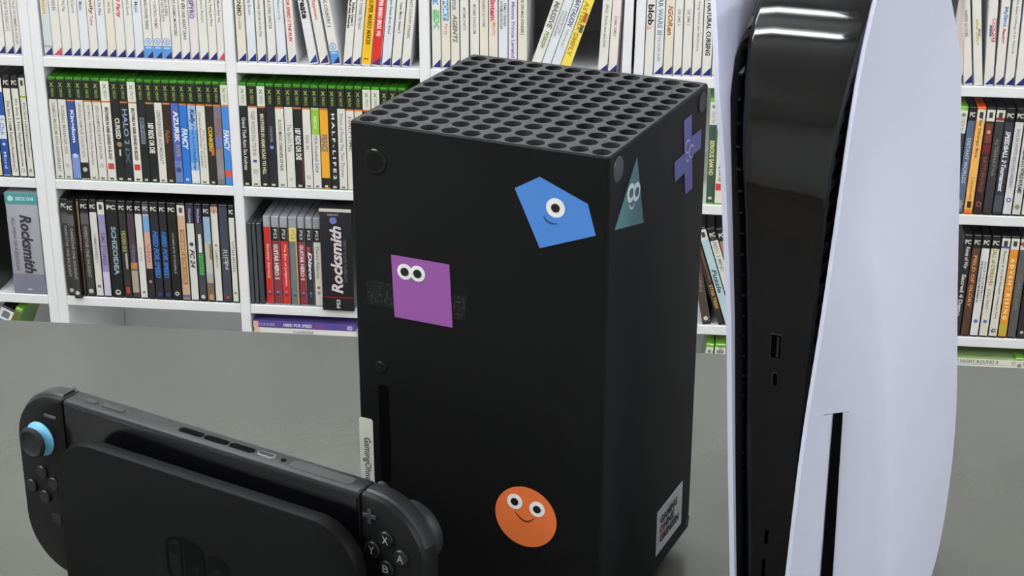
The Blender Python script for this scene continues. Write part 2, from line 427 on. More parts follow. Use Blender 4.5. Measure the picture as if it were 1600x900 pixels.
bay(1, 'top shelf, second bay', 'wii', [
    (371.5, 386.3, Cr, 'cream case with outlined title', [t('GERONIMO', DK, 112, 70, 0.55, 0, 'b'), t('a comic', GR, 68, 50, 0.3), TRI], {'lean': L2+1}),
    (387.3, 401.6, Bw, 'pale blue-white case', [t('Big Brain', GR, 98, 72, 0.4), TRI], {'lean': L2+1}),
    (402.6, 417, Wh, 'white case with very long title', [t("Animal Crossing: Let's go to the City", DK, 115, 40, 0.4), TRI], {'lean': L2+1}),
    (418.4, 432.6, Wh, 'white case with two-word title', [t('MARIO & SONIC WINTER', DK, 112, 52, 0.38), TRI], {'lean': L2+1}),
    (433.8, 448.6, Bw, 'pale case with orange dot and grey title', [t('Nature on Trip', (110, 120, 140), 95, 66, 0.38), ('d', (225, 150, 60), 101, 0.4), TRI], {'lean': L2}),
    (450.5, 464.5, (230, 222, 216), 'white case with red slanted title', [t('NEED FOR SPEED // THE RUN', (190, 72, 62), 118, 34, 0.42, 0, 'bi'), TRI], {'lean': -2.2}),
    (483, 497.5, (226, 226, 226), 'left-leaning case with bold black title', [t('create', (34, 34, 38), 105, 69, 0.72, 0.0, 'b'), ('tri', (44, 70, 140))], {'lean': -8.2}),
    (500, 515, Wh, 'left-leaning case with pink title', [t('Rayman', (204, 120, 122), 98, 68, 0.5, 0, 'b'), ('tri', (64, 40, 88))], {'lean': -8.2}),
    (518, 533, Wh, 'left-leaning case with blue band', [t('KONG COUNTRY 2', BK, 110, 57, 0.4), ('sel',)], {'lean': -8.2}),
    (535.5, 549, Wh, 'right-leaning white case with two-line title', [t('Endless Ocean 2', BK, 95, 60, 0.3, 0.42, 'b'), t('Ruf des Meeres', BK, 98, 56, 0.3, -0.42, 'b'), TRI], {'lean': 6.4}),
    (549.4, 563.2, Wh, 'right-leaning white case with spaced grey title', [t('FAMILY TOWER: TRI WAY', DK, 112, 54, 0.38), TRI], {'lean': 6.4}),
    (563.6, 579, (240, 190, 42), 'bright yellow case', [t('SUPER MARIO MAKER', (104, 70, 14), 99, 32, 0.5, 0.05, 'b'), ('r', (120, 80, 20), 12, 10.5, -0.5, 0.5)], {'lean': 6.6}),
    (579.4, 594.8, (204, 46, 42), 'bright red case', [t('NEW SUPER MARIO BROS. Wii', (245, 240, 238), 120, 46, 0.5, 0, 'b'), ('tri', (92, 44, 110))], {'lean': 6.4}),
    (595.6, 610, Bw, 'right-leaning white case, black italic title', [t('Super Smash Bros. Brawl', BK, 104, 50, 0.38), TRI], {'lean': 6.2}),
    (611, 625.6, Wh, 'right-leaning white case, middle of the last three', [t('Super Mario Galaxy 2', BK, 97, 51, 0.38), TRI], {'lean': 6.2}),
    (626.6, 640.6, Wh, 'right-leaning white case, long spaced title', [t('SUPER PARTY COUNTRY STRIKERS', DK, 118, 44, 0.36), TRI], {'lean': 6.2}),
], y1)
bay(1, 'top shelf, wide bay', 'wii', [
    (675.2, 689.6, Wh, 'white case with blue and green graphic', [t('SONIC', (74, 132, 206), 112, 95, 0.7, -0.1, 'b'), ('r', (140, 196, 128), 88, 72, -0.7, 0.3), t('ZX', (110, 180, 120), 88, 58, 0.7, 0.1, 'b'), TRI]),
    (690, 704.2, Cr, 'cream case with blue oval logo', [('r', (92, 140, 184), 112, 72, -0.65, 0.75), t('SPORT', (232, 238, 242), 108, 74, 0.5, 0, 'b'), t('Party', (170, 132, 112), 68, 50, 0.5, 0, 'i'), TRI]),
    (704.8, 718.6, Cr, 'cream case with outlined grey title', [t('Sims', (130, 150, 170), 112, 88, 0.7, 0, 'b'), t('AGENTS', (120, 118, 112), 82, 40, 0.62, 0, 'bi'), TRI]),
    (719.4, 733, Wh, 'white case with short spaced title', [t('MYSIMS PARTY', GR, 92, 58, 0.36), TRI]),
    (734.6, 749, Wh, 'white case with longer spaced grey title', [t('MYSIMS KINGDOM', GR, 97, 54, 0.38), TRI]),
    (749.6, 763.2, Cr, 'cream case with grey title', [t('RABBIDS GO HOME', GR, 103, 64, 0.38), TRI]),
    (763.8, 778, (230, 218, 208), 'pinkish case with red gothic title', [t('Nintem', (184, 58, 86), 112, 74, 0.66, -0.1, 'b'), t('Mysims', (206, 140, 100), 72, 52, 0.5, 0.1, 'i'), TRI]),
    (778.8, 793.6, Bw, 'bluish case with two-line title', [t('FAMILY TRAINER', DK, 100, 66, 0.28, 0.42), t('EXTREME ADVENTURE', DK, 103, 62, 0.28, -0.42), TRI]),
    (794, 808, (222, 220, 230), 'white case with violet outlined title', [t('A Moons Prince Legend', (128, 122, 168), 112, 20, 0.55, 0, 'b'), TRI]),
    (808.6, 823.2, Cr, 'cream case ending the upright run', [t('HARDER SPIN MAG WONDER 2', DK, 118, 54, 0.36), TRI]),
    (826, 841, Wh, 'strongly right-leaning case, green title', [t('MASSIVE', (120, 122, 118), 108, 66, 0.62, 0, 'bi'), t('POISON', (132, 148, 92), 62, 36, 0.5, 0, 'bi')], {'lean': 18.6}),
    (841.8, 856, Bw, 'strongly right-leaning case, two-line title', [t('SUNKEN MYSTERY', GR, 94, 58, 0.28, 0.42), t('THE RAGING DEEP MINE', GR, 94, 54, 0.28, -0.42)], {'lean': 18.6}),
    (856.8, 871.4, Bw, 'strongly right-leaning case, heavy grey title', [t('BATTALION', (96, 98, 112), 112, 70, 0.62, 0, 'bi'), t('WARS of the stars', GR, 66, 38, 0.25)], {'lean': 18.6}),
    (872.2, 888.2, (240, 216, 84), 'strongly right-leaning yellow case', [t('ASTERIX SIMPLY', (170, 142, 60), 108, 24, 0.5, -0.2, 'b'), ('r', (176, 92, 36), 92, 78, 0.1, 0.8), ('r', (92, 92, 84), 74, 62, 0.1, 0.8)], {'lean': 18.6}),
    (933.4, 948.4, Wh, 'slightly leaning white case, small serif title', [t('SINGS - Erstelle eine neue Welt', GR, 102, 40, 0.34), TRI], {'lean': 3.0}),
    (949.2, 963.6, (232, 222, 216), 'slightly leaning pinkish case', [t('COSMIC FAMILY', GR, 86, 56, 0.36), TRI], {'lean': 2.6}),
    (964.4, 970, (60, 44, 44), 'thin dark brown case', [], {'lean': 2.2}),
    (970.8, 986, (230, 231, 234), 'blank white case beside a dark gap', [], {'lean': 1.0}),
    (989.6, 1005.4, (230, 231, 234), 'blank white case right of the gap', [], {'lean': 0.8}),
    (1006, 1020, Wh, 'white case with bold black title and orange number', [t('blob', (36, 34, 34), 104, 74, 0.75, 0, 'b'), t('2', (214, 140, 80), 74, 67, 0.5, -0.3)], {'lean': 0.8}),
    (1020.6, 1035, Bw, 'white case with outlined blue-grey title', [t('STAR WARS III', (128, 140, 150), 124, 60, 0.6, 0, 'b'), t('THE CLONE WARS', GR, 58, 22, 0.3), TRI], {'lean': 0.6}),
    (1035.6, 1050.2, Cr, 'cream case with brown handwritten title', [t('IGORen', (160, 100, 54), 103, 60, 0.6, 0.1, 'bi'), TRI], {'lean': 0.5}),
    (1051, 1064.6, Wh, 'white case with tiny spaced title, left one', [t('DIE SIMS 3', GR, 98, 75, 0.34), TRI]),
    (1065.2, 1079.8, Wh, 'white case with tiny spaced title, right one', [t('DIE SIMS 3', GR, 98, 75, 0.34), TRI]),
    (1080.6, 1095.4, Wh, 'white case with grey handwritten title', [t('Eye Song: Stimme der Sandmeere', GR, 120, 38, 0.38), TRI]),
    (1096, 1111, Wh, 'white case with black gothic title', [t('NATURAL CURSING', BK, 108, 32, 0.55, 0.1, 'b'), ('r', (190, 90, 84), 116, 112, -0.6, 0.3), TRI]),
], y1)
bay(1, 'top shelf, wide bay end', 'wii', [(1111.6, 1124.6, Wh, 'white case beside the white console edge', [TRI])], y1)
bay(1, 'top shelf, far-right bookcase', 'wii', [
    (1490, 1504.4, (206, 186, 180), 'sliver of pinkish case behind the console', [('tri', (70, 36, 56))], {'lean': -2}),
    (1505.6, 1520.2, (230, 222, 212), 'left-leaning cream case with small title', [t('RABBIDS GO HOME', GR, 108, 70, 0.34), TRI], {'lean': -7}),
    (1521.8, 1536.2, Wh, 'left-leaning case with yellow and grey logo', [t('the Sing', (196, 182, 90), 96, 58, 0.5, -0.1, 'bi'), t('MINI', (110, 110, 110), 82, 72, 0.3, 0.5)], {'lean': -6.6}),
    (1537.6, 1552.4, Wh, 'white case with red block title', [('r', (178, 78, 92), 97, 64, 0.0, 0.95), t('MONOPOLY', (240, 224, 226), 96, 65, 0.38, 0.48, 'b'), ('r', (96, 106, 140), 88, 72, -0.6, -0.1), TRI], {'lean': -2.4}),
    (1553.6, 1568, Wh, 'white case with blue and red racing title', [t('MySims', (88, 132, 184), 114, 86, 0.6, 0.1, 'b'), t('Racing', (190, 70, 72), 84, 62, 0.45, 0, 'bi'), TRI], {'lean': -1}),
    (1569.2, 1584.2, Wh, 'white case with long serif title', [t('Puzzle Quest: Challenge of the Warlords', GR, 130, 48, 0.36), TRI], {'lean': -0.4}),
    (1585.4, 1600.6, Wh, 'white case with bold black and red title', [t('PART', BK, 100, 78, 0.5, 0.5, 'b'), t('IE', (184, 64, 60), 77, 66, 0.5, 0.5, 'b'), TRI]),
], y1)

# --- middle shelf ----------------------------------------------------------
y2 = lambda x: 276 + 0.0385*x
bay(2, 'middle shelf, far-left bookcase', 'dvd', [
    (-8, 5.4, (226, 214, 168), 'cream case cut by the photo edge', [('r', (60, 52, 40), 150, 120)]),
    (6, 18.6, (222, 226, 230), 'white and blue striped case', [('r', (46, 84, 160), 132, 96), t('S Club', (80, 130, 190), 92, 66, 0.6), ('r', (40, 76, 150), 60, 4), t('Mord', (210, 220, 240), 40, 14, 0.4), ('d', (200, 215, 235), 52, 0.4)], {'hd': 'W'}),
    (19.2, 31.2, (222, 221, 210), 'pale case with black title, left one', [t('Die Sims 2 H&M Fashion-Accessoires', BK, 118, 16, 0.42), ('d', (150, 150, 142), 12, 0.62), ('d', (215, 215, 205), 12, 0.4)], {'hd': 'K'}),
    (31.8, 43.6, (222, 221, 210), 'pale case with bold black title, middle one', [t('Die Sims 2 Teen Style-Accessoires', BK, 122, 18, 0.48), ('d', (150, 150, 142), 12, 0.62), ('d', (215, 215, 205), 12, 0.4)], {'hd': 'K'}),
    (44.2, 54.6, (214, 216, 204), 'pale case with green-striped header', [t('Die Sims Lebensgeschichten', DK, 116, 34, 0.42), ('d', (150, 150, 142), 12, 0.62), ('r', (150, 175, 60), 127, 124)], {'hd': 'W'}),
], y2)
BOX = 'K'
sp = lambda c: [('r', c, 6, 3, -0.5, 0.4)]
bay(2, 'middle shelf, left bay', 'oxb', [
    (88.6, 101.2, (218, 214, 206), 'white case with long grey capital title', [t('NAMCO MUSEUM 50TH ANNIVERSARY', GR, 118, 12, 0.4)] + sp(GR), {'hd': 'K'}),
    (101.8, 114.8, (218, 214, 206), 'white case with shorter grey title and pale disc', [t('FUSSBALL MANAGER 2005', GR, 114, 40, 0.4), ('d', (190, 186, 178), 22, 0.6)] + sp(GR), {'hd': 'K'}),
    (115.4, 128, (52, 76, 142), 'blue case with white title', [t('Kingdom', (224, 230, 240), 108, 58, 0.6, 0, 'b'), ('r', (118, 142, 196), 40, 3), ('d', (190, 205, 230), 38, 0.6)], {'hd': 'K', 'line': 1}),
    (128.6, 141.2, (218, 214, 206), 'white case with black curved foot', [t('GENERALS ARMOUR COLLECTION', GR, 120, 36, 0.36), ('r', (36, 36, 36), 28, 3), ('d', (190, 190, 186), 17, 0.6)], {'hd': 'K'}),
    (141.8, 154.6, (218, 214, 206), 'white case with thin mixed-case title, orange stripe', [t('RAYMAN: HEROES Rise of the Imperfects', GR, 116, 24, 0.36)] + sp(GR), {'hd': 'K', 'line': 1}),
    (155.2, 168.6, (218, 214, 206), 'white case with grey title, pale disc, orange stripe', [t('UEFA CHAMPIONS LEAGUE 2004-2005', GR, 116, 34, 0.36), ('d', (188, 186, 178), 24, 0.6)] + sp(GR), {'hd': 'K', 'line': 1}),
    (169.2, 183, (226, 222, 212), 'white-headed case, red block, first of pair', [t('BROTHERS IN ARMS: EARNED IN BLOOD', BK, 114, 34, 0.4, 0, 'b'), ('r', (190, 66, 58), 28, 19, -0.7, 0.7)] + sp(DK), {'hd': 'W', 'line': 1}),
    (183.6, 196.6, (34, 33, 33), 'black case with white splash and gold emblem', [t('CURSED', (222, 220, 212), 98, 66, 0.6, 0.2, 'b'), ('d', (150, 130, 84), 58, 0.65, 0.3), ('r', (220, 220, 215), 50, 40, 0.1, 0.5)] + sp((200, 200, 196)), {'hd': 'K'}),
    (197.2, 209.6, (36, 37, 42), 'black case with pale blue title', [t('HALO 2', (150, 170, 200), 112, 58, 0.62, 0.1), t('IX', (96, 112, 140), 52, 28, 0.6)] + sp((200, 200, 196)), {'hd': 'K', 'line': 1}),
    (210.2, 223.4, (226, 222, 212), 'white-headed case, red block, second of pair', [t('BROTHERS IN ARMS: EARNED IN BLOOD', BK, 114, 34, 0.4, 0, 'b'), ('r', (190, 66, 58), 28, 19, -0.7, 0.7)] + sp(DK), {'hd': 'W', 'line': 1}),
    (224, 235.8, (34, 35, 38), 'black case with steel blue block title', [('r', (150, 164, 184), 100, 60, -0.6, 0.5), t('MERCENARIES', (44, 48, 56), 99, 61, 0.44, 0, 'b')] + sp((200, 200, 196)), {'hd': 'K'}),
    (236.4, 249.2, (34, 34, 35), 'black case with white block title', [t('187 RIDE OR DIE', (232, 232, 226), 92, 46, 0.7, -0.1, 'b')] + sp((200, 200, 196)), {'hd': 'K', 'line': 1}),
    (249.8, 262, (220, 216, 208), 'white case with grey outlined title', [t('LEBENSBILDER AUS MIDEAST', GR, 112, 30, 0.46)] + sp(GR), {'hd': 'K'}),
    (262.6, 274.6, (50, 34, 28), 'dark brown case', [t('Fable', (150, 96, 64), 82, 62, 0.6, -0.2, 'b')] + sp((200, 200, 196)), {'hd': 'K', 'line': 1}),
    (275.2, 287.4, (78, 96, 168), 'violet-blue case with white title', [t('AZURIK', (232, 234, 238), 112, 64, 0.66, 0.15, 'b'), t('RISE', (170, 168, 120), 60, 42, 0.45, 0.2), ('r', (104, 126, 184), 36, 3), ('d', (56, 70, 120), 22, 0.7)], {'hd': 'K'}),
    (288, 300, (46, 112, 200), 'bright blue case with slanted white title', [t('FANCY', (236, 240, 244), 86, 54, 0.8, 0.05, 'bi'), ('r', (230, 235, 240), 9, 6, -0.4, 0.4)], {'hd': 'K', 'line': 1}),
    (300.6, 313.6, (150, 186, 228), 'sky blue case with white foot', [('r', (92, 152, 222), 84, 34), t('Kelly', (48, 62, 110), 116, 92, 0.66, 0, 'bi'), t('Pro Surf Challenge', (34, 82, 150), 90, 20, 0.42), ('r', (226, 228, 226), 22, 3)], {'hd': 'K', 'line': 1}),
    (314.2, 327.8, (222, 219, 208), 'white case with thin handwriting', [t('Grand American Sneaker', GR, 112, 26, 0.3, -0.3, 'i'), t('Tony Adventures', GR, 84, 26, 0.26, 0.35, 'i')] + sp(GR), {'hd': 'K', 'line': 1}),
    (328.4, 340, (44, 38, 36), 'black case with yellow title', [t('CONKERS', (226, 188, 62), 90, 52, 0.6, 0, 'b'), ('r', (196, 104, 62), 58, 46, 0.0, 0.8)] + sp((200, 200, 196)), {'hd': 'K', 'line': 1}),
    (340.6, 352.4, (120, 112, 126), 'grey-violet case with rusty title', [t('Rings', (150, 88, 66), 104, 78, 0.7, 0, 'bi'), ('r', (108, 116, 178), 74, 60), ('r', (140, 130, 132), 56, 10)], {'hd': 'K', 'line': 1}),
    (353, 364.4, (70, 132, 206), 'blue case with white header and red foot', [t('FANCY', (236, 240, 244), 86, 54, 0.8, 0, 'bi'), ('r', (206, 86, 66), 24, 14)], {'hd': 'W', 'line': 1}),
], y2)
bay(2, 'middle shelf, second bay', 'oxb', [
    (380.8, 393, (34, 34, 35), 'black case, white serif title, white header', [t('Grand Theft Auto San Andreas', (226, 226, 222), 106, 26, 0.5)] + sp((205, 205, 200)), {'hd': 'W'}),
    (393.8, 408.2, (220, 216, 208), 'white case with grey title and small blue square', [t('TIGER WOODS PGA TOUR 06', GR, 116, 48, 0.44), ('r', (70, 76, 130), 42, 38, -0.4, 0.4), ('d', (186, 184, 176), 24, 0.6)] + sp(GR), {'hd': 'K', 'line': 1}),
    (408.8, 421.4, (40, 38, 36), 'black case, cream block lettering, white header', [t('BROTHERS IN ARMS ROAD TO HILL', (214, 206, 180), 112, 20, 0.46, 0, 'b')] + sp((205, 205, 200)), {'hd': 'W', 'line': 1}),
    (422, 434.6, (38, 40, 50), 'dark navy case with blue dot', [t('CONSTANTINE', (150, 160, 190), 94, 70, 0.34), ('d', (120, 140, 210), 62, 0.5)] + sp((205, 205, 200)), {'hd': 'K'}),
    (435.4, 449, (222, 219, 210), 'white case with thin black title', [t('BLOOD MAGIC: DARKNESS OF FEAR', BK, 104, 26, 0.38)] + sp(GR), {'hd': 'K', 'line': 1}),
    (449.6, 462.8, (220, 217, 208), 'white case with plain grey title', [t("The Bard's Tale", GR, 98, 56, 0.5), ('d', (200, 198, 190), 14, 0.5)], {'hd': 'K'}),
    (463.4, 476.4, (34, 34, 35), 'black case, white block title', [t('187 RIDE OR DIE', (232, 232, 226), 92, 44, 0.7, -0.1, 'b'), ('r', (110, 50, 40), 60, 10, 0.7, 1)] + sp((205, 205, 200)), {'hd': 'K', 'line': 1}),
    (477.2, 490, (222, 219, 212), 'white case with small grey title', [t('NHL 06', GR, 82, 60, 0.42), ('d', (190, 188, 180), 18, 0.6)] + sp(GR), {'hd': 'K', 'line': 1}),
    (490.6, 503.2, (222, 219, 212), 'white case with green upper part', [('r', (140, 186, 62), 122, 84), t('XBOX', (222, 235, 200), 112, 92, 0.4), t('FIFA Football 2004', GR, 82, 26, 0.44)] + sp(GR), {'hd': 'K'}),
    (503.8, 517, (226, 164, 48), 'orange case with black foot', [t('PRINCE', (110, 110, 128), 84, 58, 0.8, -0.1, 'b'), ('r', (36, 36, 36), 18, 3), ('r', (210, 210, 205), 7, 4, -0.3, 0.4)], {'hd': 'K', 'line': 1}),
    (517.6, 530.4, (34, 34, 35), 'black case with widely spaced white title', [t('H A L F - L I F E 2', (228, 228, 224), 116, 16, 0.4, 0.1, 'b')] + sp((205, 205, 200)), {'hd': 'K'}),
    (531, 543.6, (220, 217, 208), 'white case with long grey mixed-case title', [t('Prince of Persia The Two Thrones', GR, 116, 20, 0.46)] + sp(GR), {'hd': 'K'}),
    (544.2, 556.8, (220, 217, 208), 'white case half hidden by the black tower', [t('HALFTIME', GR, 112, 60, 0.44)], {'hd': 'K', 'line': 1}),
    (557.4, 570, (214, 206, 180), 'black-headed case, top only showing', [], {'hd': 'K', 'line': 1}),
    (570.6, 583.4, (40, 38, 36), 'white-headed case, top only showing', [], {'hd': 'W', 'line': 1}),
    (584, 597, (40, 38, 36), 'white-headed case, right of its white-headed twin', [], {'hd': 'W', 'line': 1}),
    (597.6, 610.4, (60, 60, 64), 'black-headed case rising behind black tower edge', [], {'hd': 'K'}),
    (611, 623.6, (60, 60, 64), 'black-headed case mostly behind black tower', [], {'hd': 'K'}),
    (624.2, 636.8, (60, 60, 64), 'green-topped case almost hidden by black tower', [], {'hd': 'K'}),
], y2)
bay(2, 'middle shelf, between the consoles', 'x36', [
    (1102.4, 1114.8, (58, 78, 70), 'dark green case with cream title', [t('SERIOUS SAM HD', (216, 206, 150), 96, 44, 0.66, 0, 'b'), ('r', (206, 212, 208), 12, 8, -0.5, 0.5)], {'hd': 'W'}),
    (1115.4, 1128, (226, 222, 214), 'white case with red block', [t('Singularity', BK, 66, 34, 0.6, 0.2, 'i'), ('r', (196, 56, 64), 32, 22, -0.9, 0.6)], {'hd': 'W'}),
], y2)
bay(2, 'middle shelf, far-right bookcase', 'dvd', [
    (1478, 1491, (60, 60, 62), 'grey-headed case half hidden by white console', [], {'kind': 'x36', 'hd': 'W', 'lean': 2.0}),
    (1491.6, 1504.2, (84, 102, 126), 'blue-grey case with pale title', [t('DISTANT WORLDS', (206, 214, 222), 112, 46, 0.5, 0, ''), t('slim', (200, 206, 212), 22, 8, 0.6, 0.1, 'i')], {'hd': 'K', 'lean': 2.0}),
    (1504.8, 1519, (236, 182, 98), 'orange-yellow case with dark title', [t('The Orange Box', (74, 54, 36), 144, 84, 0.46), t('A LIFE PACK HERE', (150, 104, 60), 56, 22, 0.24), ('r', (60, 46, 34), 20, 10, -0.5, 0.5), ('r', (225, 130, 50), 8, 3)], {'hd': 'W', 'lean': 1.8, 'shell': (226, 96, 30)}),
    (1519.6, 1533.6, (56, 40, 40), 'dark red case with emblem picture', [('r', (120, 60, 48), 134, 106, -0.8, 0.8), ('d', (196, 160, 120), 122, 0.5), ('r', (110, 36, 40), 104, 90), t('BATTLEFORGE', (150, 92, 84), 86, 34, 0.44), ('d', (170, 100, 76), 16, 0.7), ('d', (50, 36, 36), 16, 0.45)], {'hd': 'W', 'lean': 1.8}),
    (1534.2, 1548.8, (58, 56, 58), 'charcoal case with faint grey title', [t('ALTERNATIVA', (140, 136, 136), 112, 58, 0.42), ('r', (150, 46, 50), 143, 139)], {'hd': 'W', 'lean': 1.8}),
    (1549.4, 1564.6, (50, 56, 66), 'slate case with bold white slanted title', [t('SPEEDBALL 2·Tournament', (232, 234, 236), 124, 36, 0.56, 0, 'bi'), ('r', (74, 78, 84), 30, 6)], {'hd': 'K', 'lean': 1.6}),
    (1565.2, 1579.4, (214, 215, 214), 'light grey case with blue disc', [t('SHAUN WHITE SNOWBOARDING', GR, 128, 42, 0.4), ('d', (96, 112, 176), 24, 0.62), ('d', (214, 215, 214), 24, 0.3)], {'hd': 'K', 'lean': 1.6}),
    (1580, 1594, (212, 212, 208), 'light grey case with black title and tan disc', [t('MONTEZUMA 2·2·2 WORLD IN FLAMES', BK, 110, 34, 0.5, 0, 'b'), ('d', (150, 138, 118), 14, 0.66)], {'hd': 'K', 'lean': 1.6}),
    (1594.6, 1608.6, (216, 216, 212), 'white case cut by right photo edge', [], {'hd': 'W', 'lean': 1.6}),
], y2)

# --- bottom shelf ----------------------------------------------------------
y3 = lambda x: 459 + 0.0465*x
CH = (58, 56, 56)
inc = [t('DARKSTAR ONE INCIDENT', (168, 166, 160), 108, 30, 0.4), ('d', (200, 200, 196), 9, 0.62), ('r', (92, 90, 90), 128, 112)]
bay(3, 'bottom shelf, left bay', 'dvd', [
    (107.6, 119.4, CH, 'charcoal case with pale title and disc', inc, {'hd': 'K'}),
    (120.2, 131.8, CH, 'charcoal case pulled slightly forward', inc, {'hd': 'K', 'front': -0.012}),
    (132.4, 136.6, (150, 120, 92), 'thin tan and brown booklet', [('r', (84, 66, 56), 70, 3)], {}),  # stands in for the visible cover side of the neighbouring case
    (137.2, 150.6, CH, 'charcoal case right of the thin booklet', inc, {'hd': 'K'}),
    (151.4, 163.4, (216, 214, 204), 'white case, grey title, small disc', [t('COMMANDEERED 2', GR, 98, 54, 0.4), ('d', (110, 110, 106), 17, 0.5)], {'hd': 'K'}),
    (164, 175.8, (150, 144, 182), 'lilac case with white header', [t('SIMS STORIES', (110, 80, 120), 100, 50, 0.6), ('r', (200, 196, 214), 40, 3)], {'hd': 'W', 'hh': 0.024}),
    (176.6, 195.4, (26, 28, 30), 'wide black case with pale teal title', [t('SCHIZOIDEA', (150, 176, 186), 110, 36, 0.44, 0.1, 'b'), ('d', (206, 206, 204), 9, 0.5), ('r', (26, 28, 30), 11, 8, -0.3, 0.3)], {'hd': 'K'}),
    (196, 208, (44, 46, 46), 'dark case with olive title and red emblem', [t('HIDDEN ISLE', (170, 160, 96), 104, 72, 0.6, 0, 'b'), ('r', (176, 170, 158), 70, 46, 0.0, 0.6), ('r', (180, 60, 56), 18, 8, -0.5, 0.5)], {'hd': 'K'}),
    (208.6, 220.2, (70, 56, 66), 'plum case fading into tan foot', [t('Odyssee', (110, 120, 160), 84, 56, 0.6), ('r', (178, 130, 84), 56, 46), ('r', (170, 156, 140), 44, 10)], {'hd': 'K'}),
    (220.8, 232.4, (222, 221, 214), 'white case with faint grey block title', [t('FUTURE WALK', (170, 168, 172), 80, 58, 0.5), ('d', (110, 110, 110), 11, 0.4)], {'hd': 'K'}),
    (232.8, 243.6, (208, 164, 150), 'pink case with blue top and black foot', [('r', (112, 164, 214), 128, 104), t('VIVI', (170, 110, 104), 86, 58, 0.5), ('r', (40, 38, 40), 48, 3), ('d', (200, 150, 140), 28, 0.5)], {'hd': 'G'}),
    (244.2, 257.4, (40, 41, 46), 'black case, blue slanted title, first of pair', [t('NEED FOR SPEED', (58, 122, 206), 106, 34, 0.66, 0, 'bi'), ('d', (44, 66, 140), 9, 0.6)], {'hd': 'K'}),
    (258, 270, (40, 41, 46), 'black case, blue slanted title, second of pair', [t('NEED FOR SPEED', (58, 122, 206), 106, 34, 0.66, 0, 'bi'), ('d', (44, 66, 140), 9, 0.6)], {'hd': 'K'}),
    (270.8, 285.6, (30, 29, 29), 'wide black case with tiny white title', [t('COMPLETE SCRABBLE', (170, 168, 164), 104, 42, 0.24), ('d', (212, 212, 208), 11, 0.5), ('d', (60, 58, 56), 11, 0.25)], {'hd': 'K'}),
    (286.2, 299.2, (202, 168, 140), 'tan case with brown plaque title', [('r', (150, 108, 70), 110, 26, -0.6, 0.6), t('THOUSAND & ONE DECOR', (206, 176, 120), 108, 28, 0.42, 0, 'b'), ('r', (96, 104, 150), 10, 5)], {'hd': 'W'}),
    (299.8, 312.2, (218, 218, 212), 'white case with violet header', [('d', (78, 78, 76), 88, 0.6), t('FC 24', (60, 60, 60), 80, 52, 0.66, 0, 'bi')], {'hd': 'P', 'hh': 0.034}),
    (312.8, 324.8, (64, 64, 68), 'grey case with white and green lettering', [('r', (220, 222, 216), 104, 76, -0.4, 0.5), ('r', (76, 180, 84), 74, 42, -0.5, 0.7), t('NIGHT', (40, 120, 60), 73, 43, 0.4, 0.1, 'b'), ('d', (214, 214, 210), 8, 0.6)], {'hd': 'P', 'hh': 0.034}),
    (325.4, 337.2, (150, 176, 204), 'sky-topped case with brown foot', [('r', (188, 188, 178), 92, 44), ('r', (130, 120, 70), 90, 66, 0.3, 0.9), ('r', (206, 170, 110), 40, 32, -0.6, 0.4), ('r', (120, 100, 78), 30, 3), ('r', (186, 150, 112), 12, 4, -0.5, 0.6)], {'hd': 'K'}),
    (337.8, 349.4, (220, 218, 208), 'white case with copper header', [t('GAMENOX', GR, 82, 54, 0.38), ('d', (130, 128, 122), 88, 0.4)], {'hd': 'T', 'hh': 0.012}),
    (350, 364.2, (62, 66, 76), 'wide slate case with grey-green title', [t('RIFT', (150, 176, 150), 82, 58, 0.6), t('2nd', (206, 212, 208), 66, 52, 0.4, 0.3), ('d', (190, 66, 62), 9, 0.4)], {}),
    (364.8, 374.4, (216, 219, 204), 'white case against the divider', [t('TOTALE FINSTER', DK, 96, 48, 0.4), ('d', (130, 132, 124), 16, 0.5)], {'hd': 'K'}),
], y3)
ps = lambda c: [('r', c, 18, 15, -0.4, 0.4), ('d', (110, 130, 200), 21, 0.4)]
bay(3, 'bottom shelf, second bay', 'ps3', [
    (392.7, 399, (66, 70, 74), 'slim grey case, leftmost of three', [], {'kind': 'cd'}),
    (399.6, 406, (66, 70, 74), 'slim grey case, middle of three', [], {'kind': 'cd'}),
    (406.6, 414.6, (60, 63, 68), 'slim grey case, rightmost of three', [], {'kind': 'cd'}),
    (417.6, 428.8, (190, 44, 42), 'red case with yellow speck and red header', [t('Singstar Series', (226, 190, 180), 94, 46, 0.5, 0, 'b'), ('d', (190, 150, 80), 44, 0.6)] + ps((120, 30, 32))),
    (429.6, 442, (132, 52, 58), 'dark red case with white title, left one', [t('GUITAR HERO 5', (226, 216, 214), 94, 40, 0.6, 0, 'b')] + ps((90, 36, 44)), {'hd': 'K'}),
    (442.6, 455.2, (198, 46, 44), 'bright red case with white title', [t('The Eye of Judgment', (240, 214, 210), 94, 30, 0.42, 0.1)] + ps((140, 36, 36)), {'hd': 'K'}),
    (456, 469, (112, 112, 112), 'grey case with yellow header', [t('The Orchestra Edition', (140, 136, 130), 90, 40, 0.36), ('r', (200, 170, 110), 112, 2, 0.72, 1.0)] + ps((80, 80, 84)), {'hd': 'Y'}),
    (469.8, 481, (140, 50, 58), 'dark red case with white title, right one', [t('GUITAR HERO 5', (226, 216, 214), 94, 40, 0.6, 0, 'b')] + ps((90, 36, 44)), {'hd': 'K'}),
    (481.8, 493, (44, 44, 56), 'black case with white and red title', [t('BLUR', (190, 60, 70), 92, 74, 0.5, -0.3, 'bi'), t('Disco', (228, 228, 232), 84, 42, 0.6, 0.1, 'bi')] + ps((90, 100, 120)), {'hd': 'K'}),
    (493.6, 505.6, (220, 216, 204), 'white case with thin title and coloured dots', [t('Dance Alliance', GR, 92, 44, 0.5), ('d', (170, 92, 76), 30, 0.5), ('d', (140, 150, 170), 22, 0.5)], {'hd': 'K'}),
], y3)
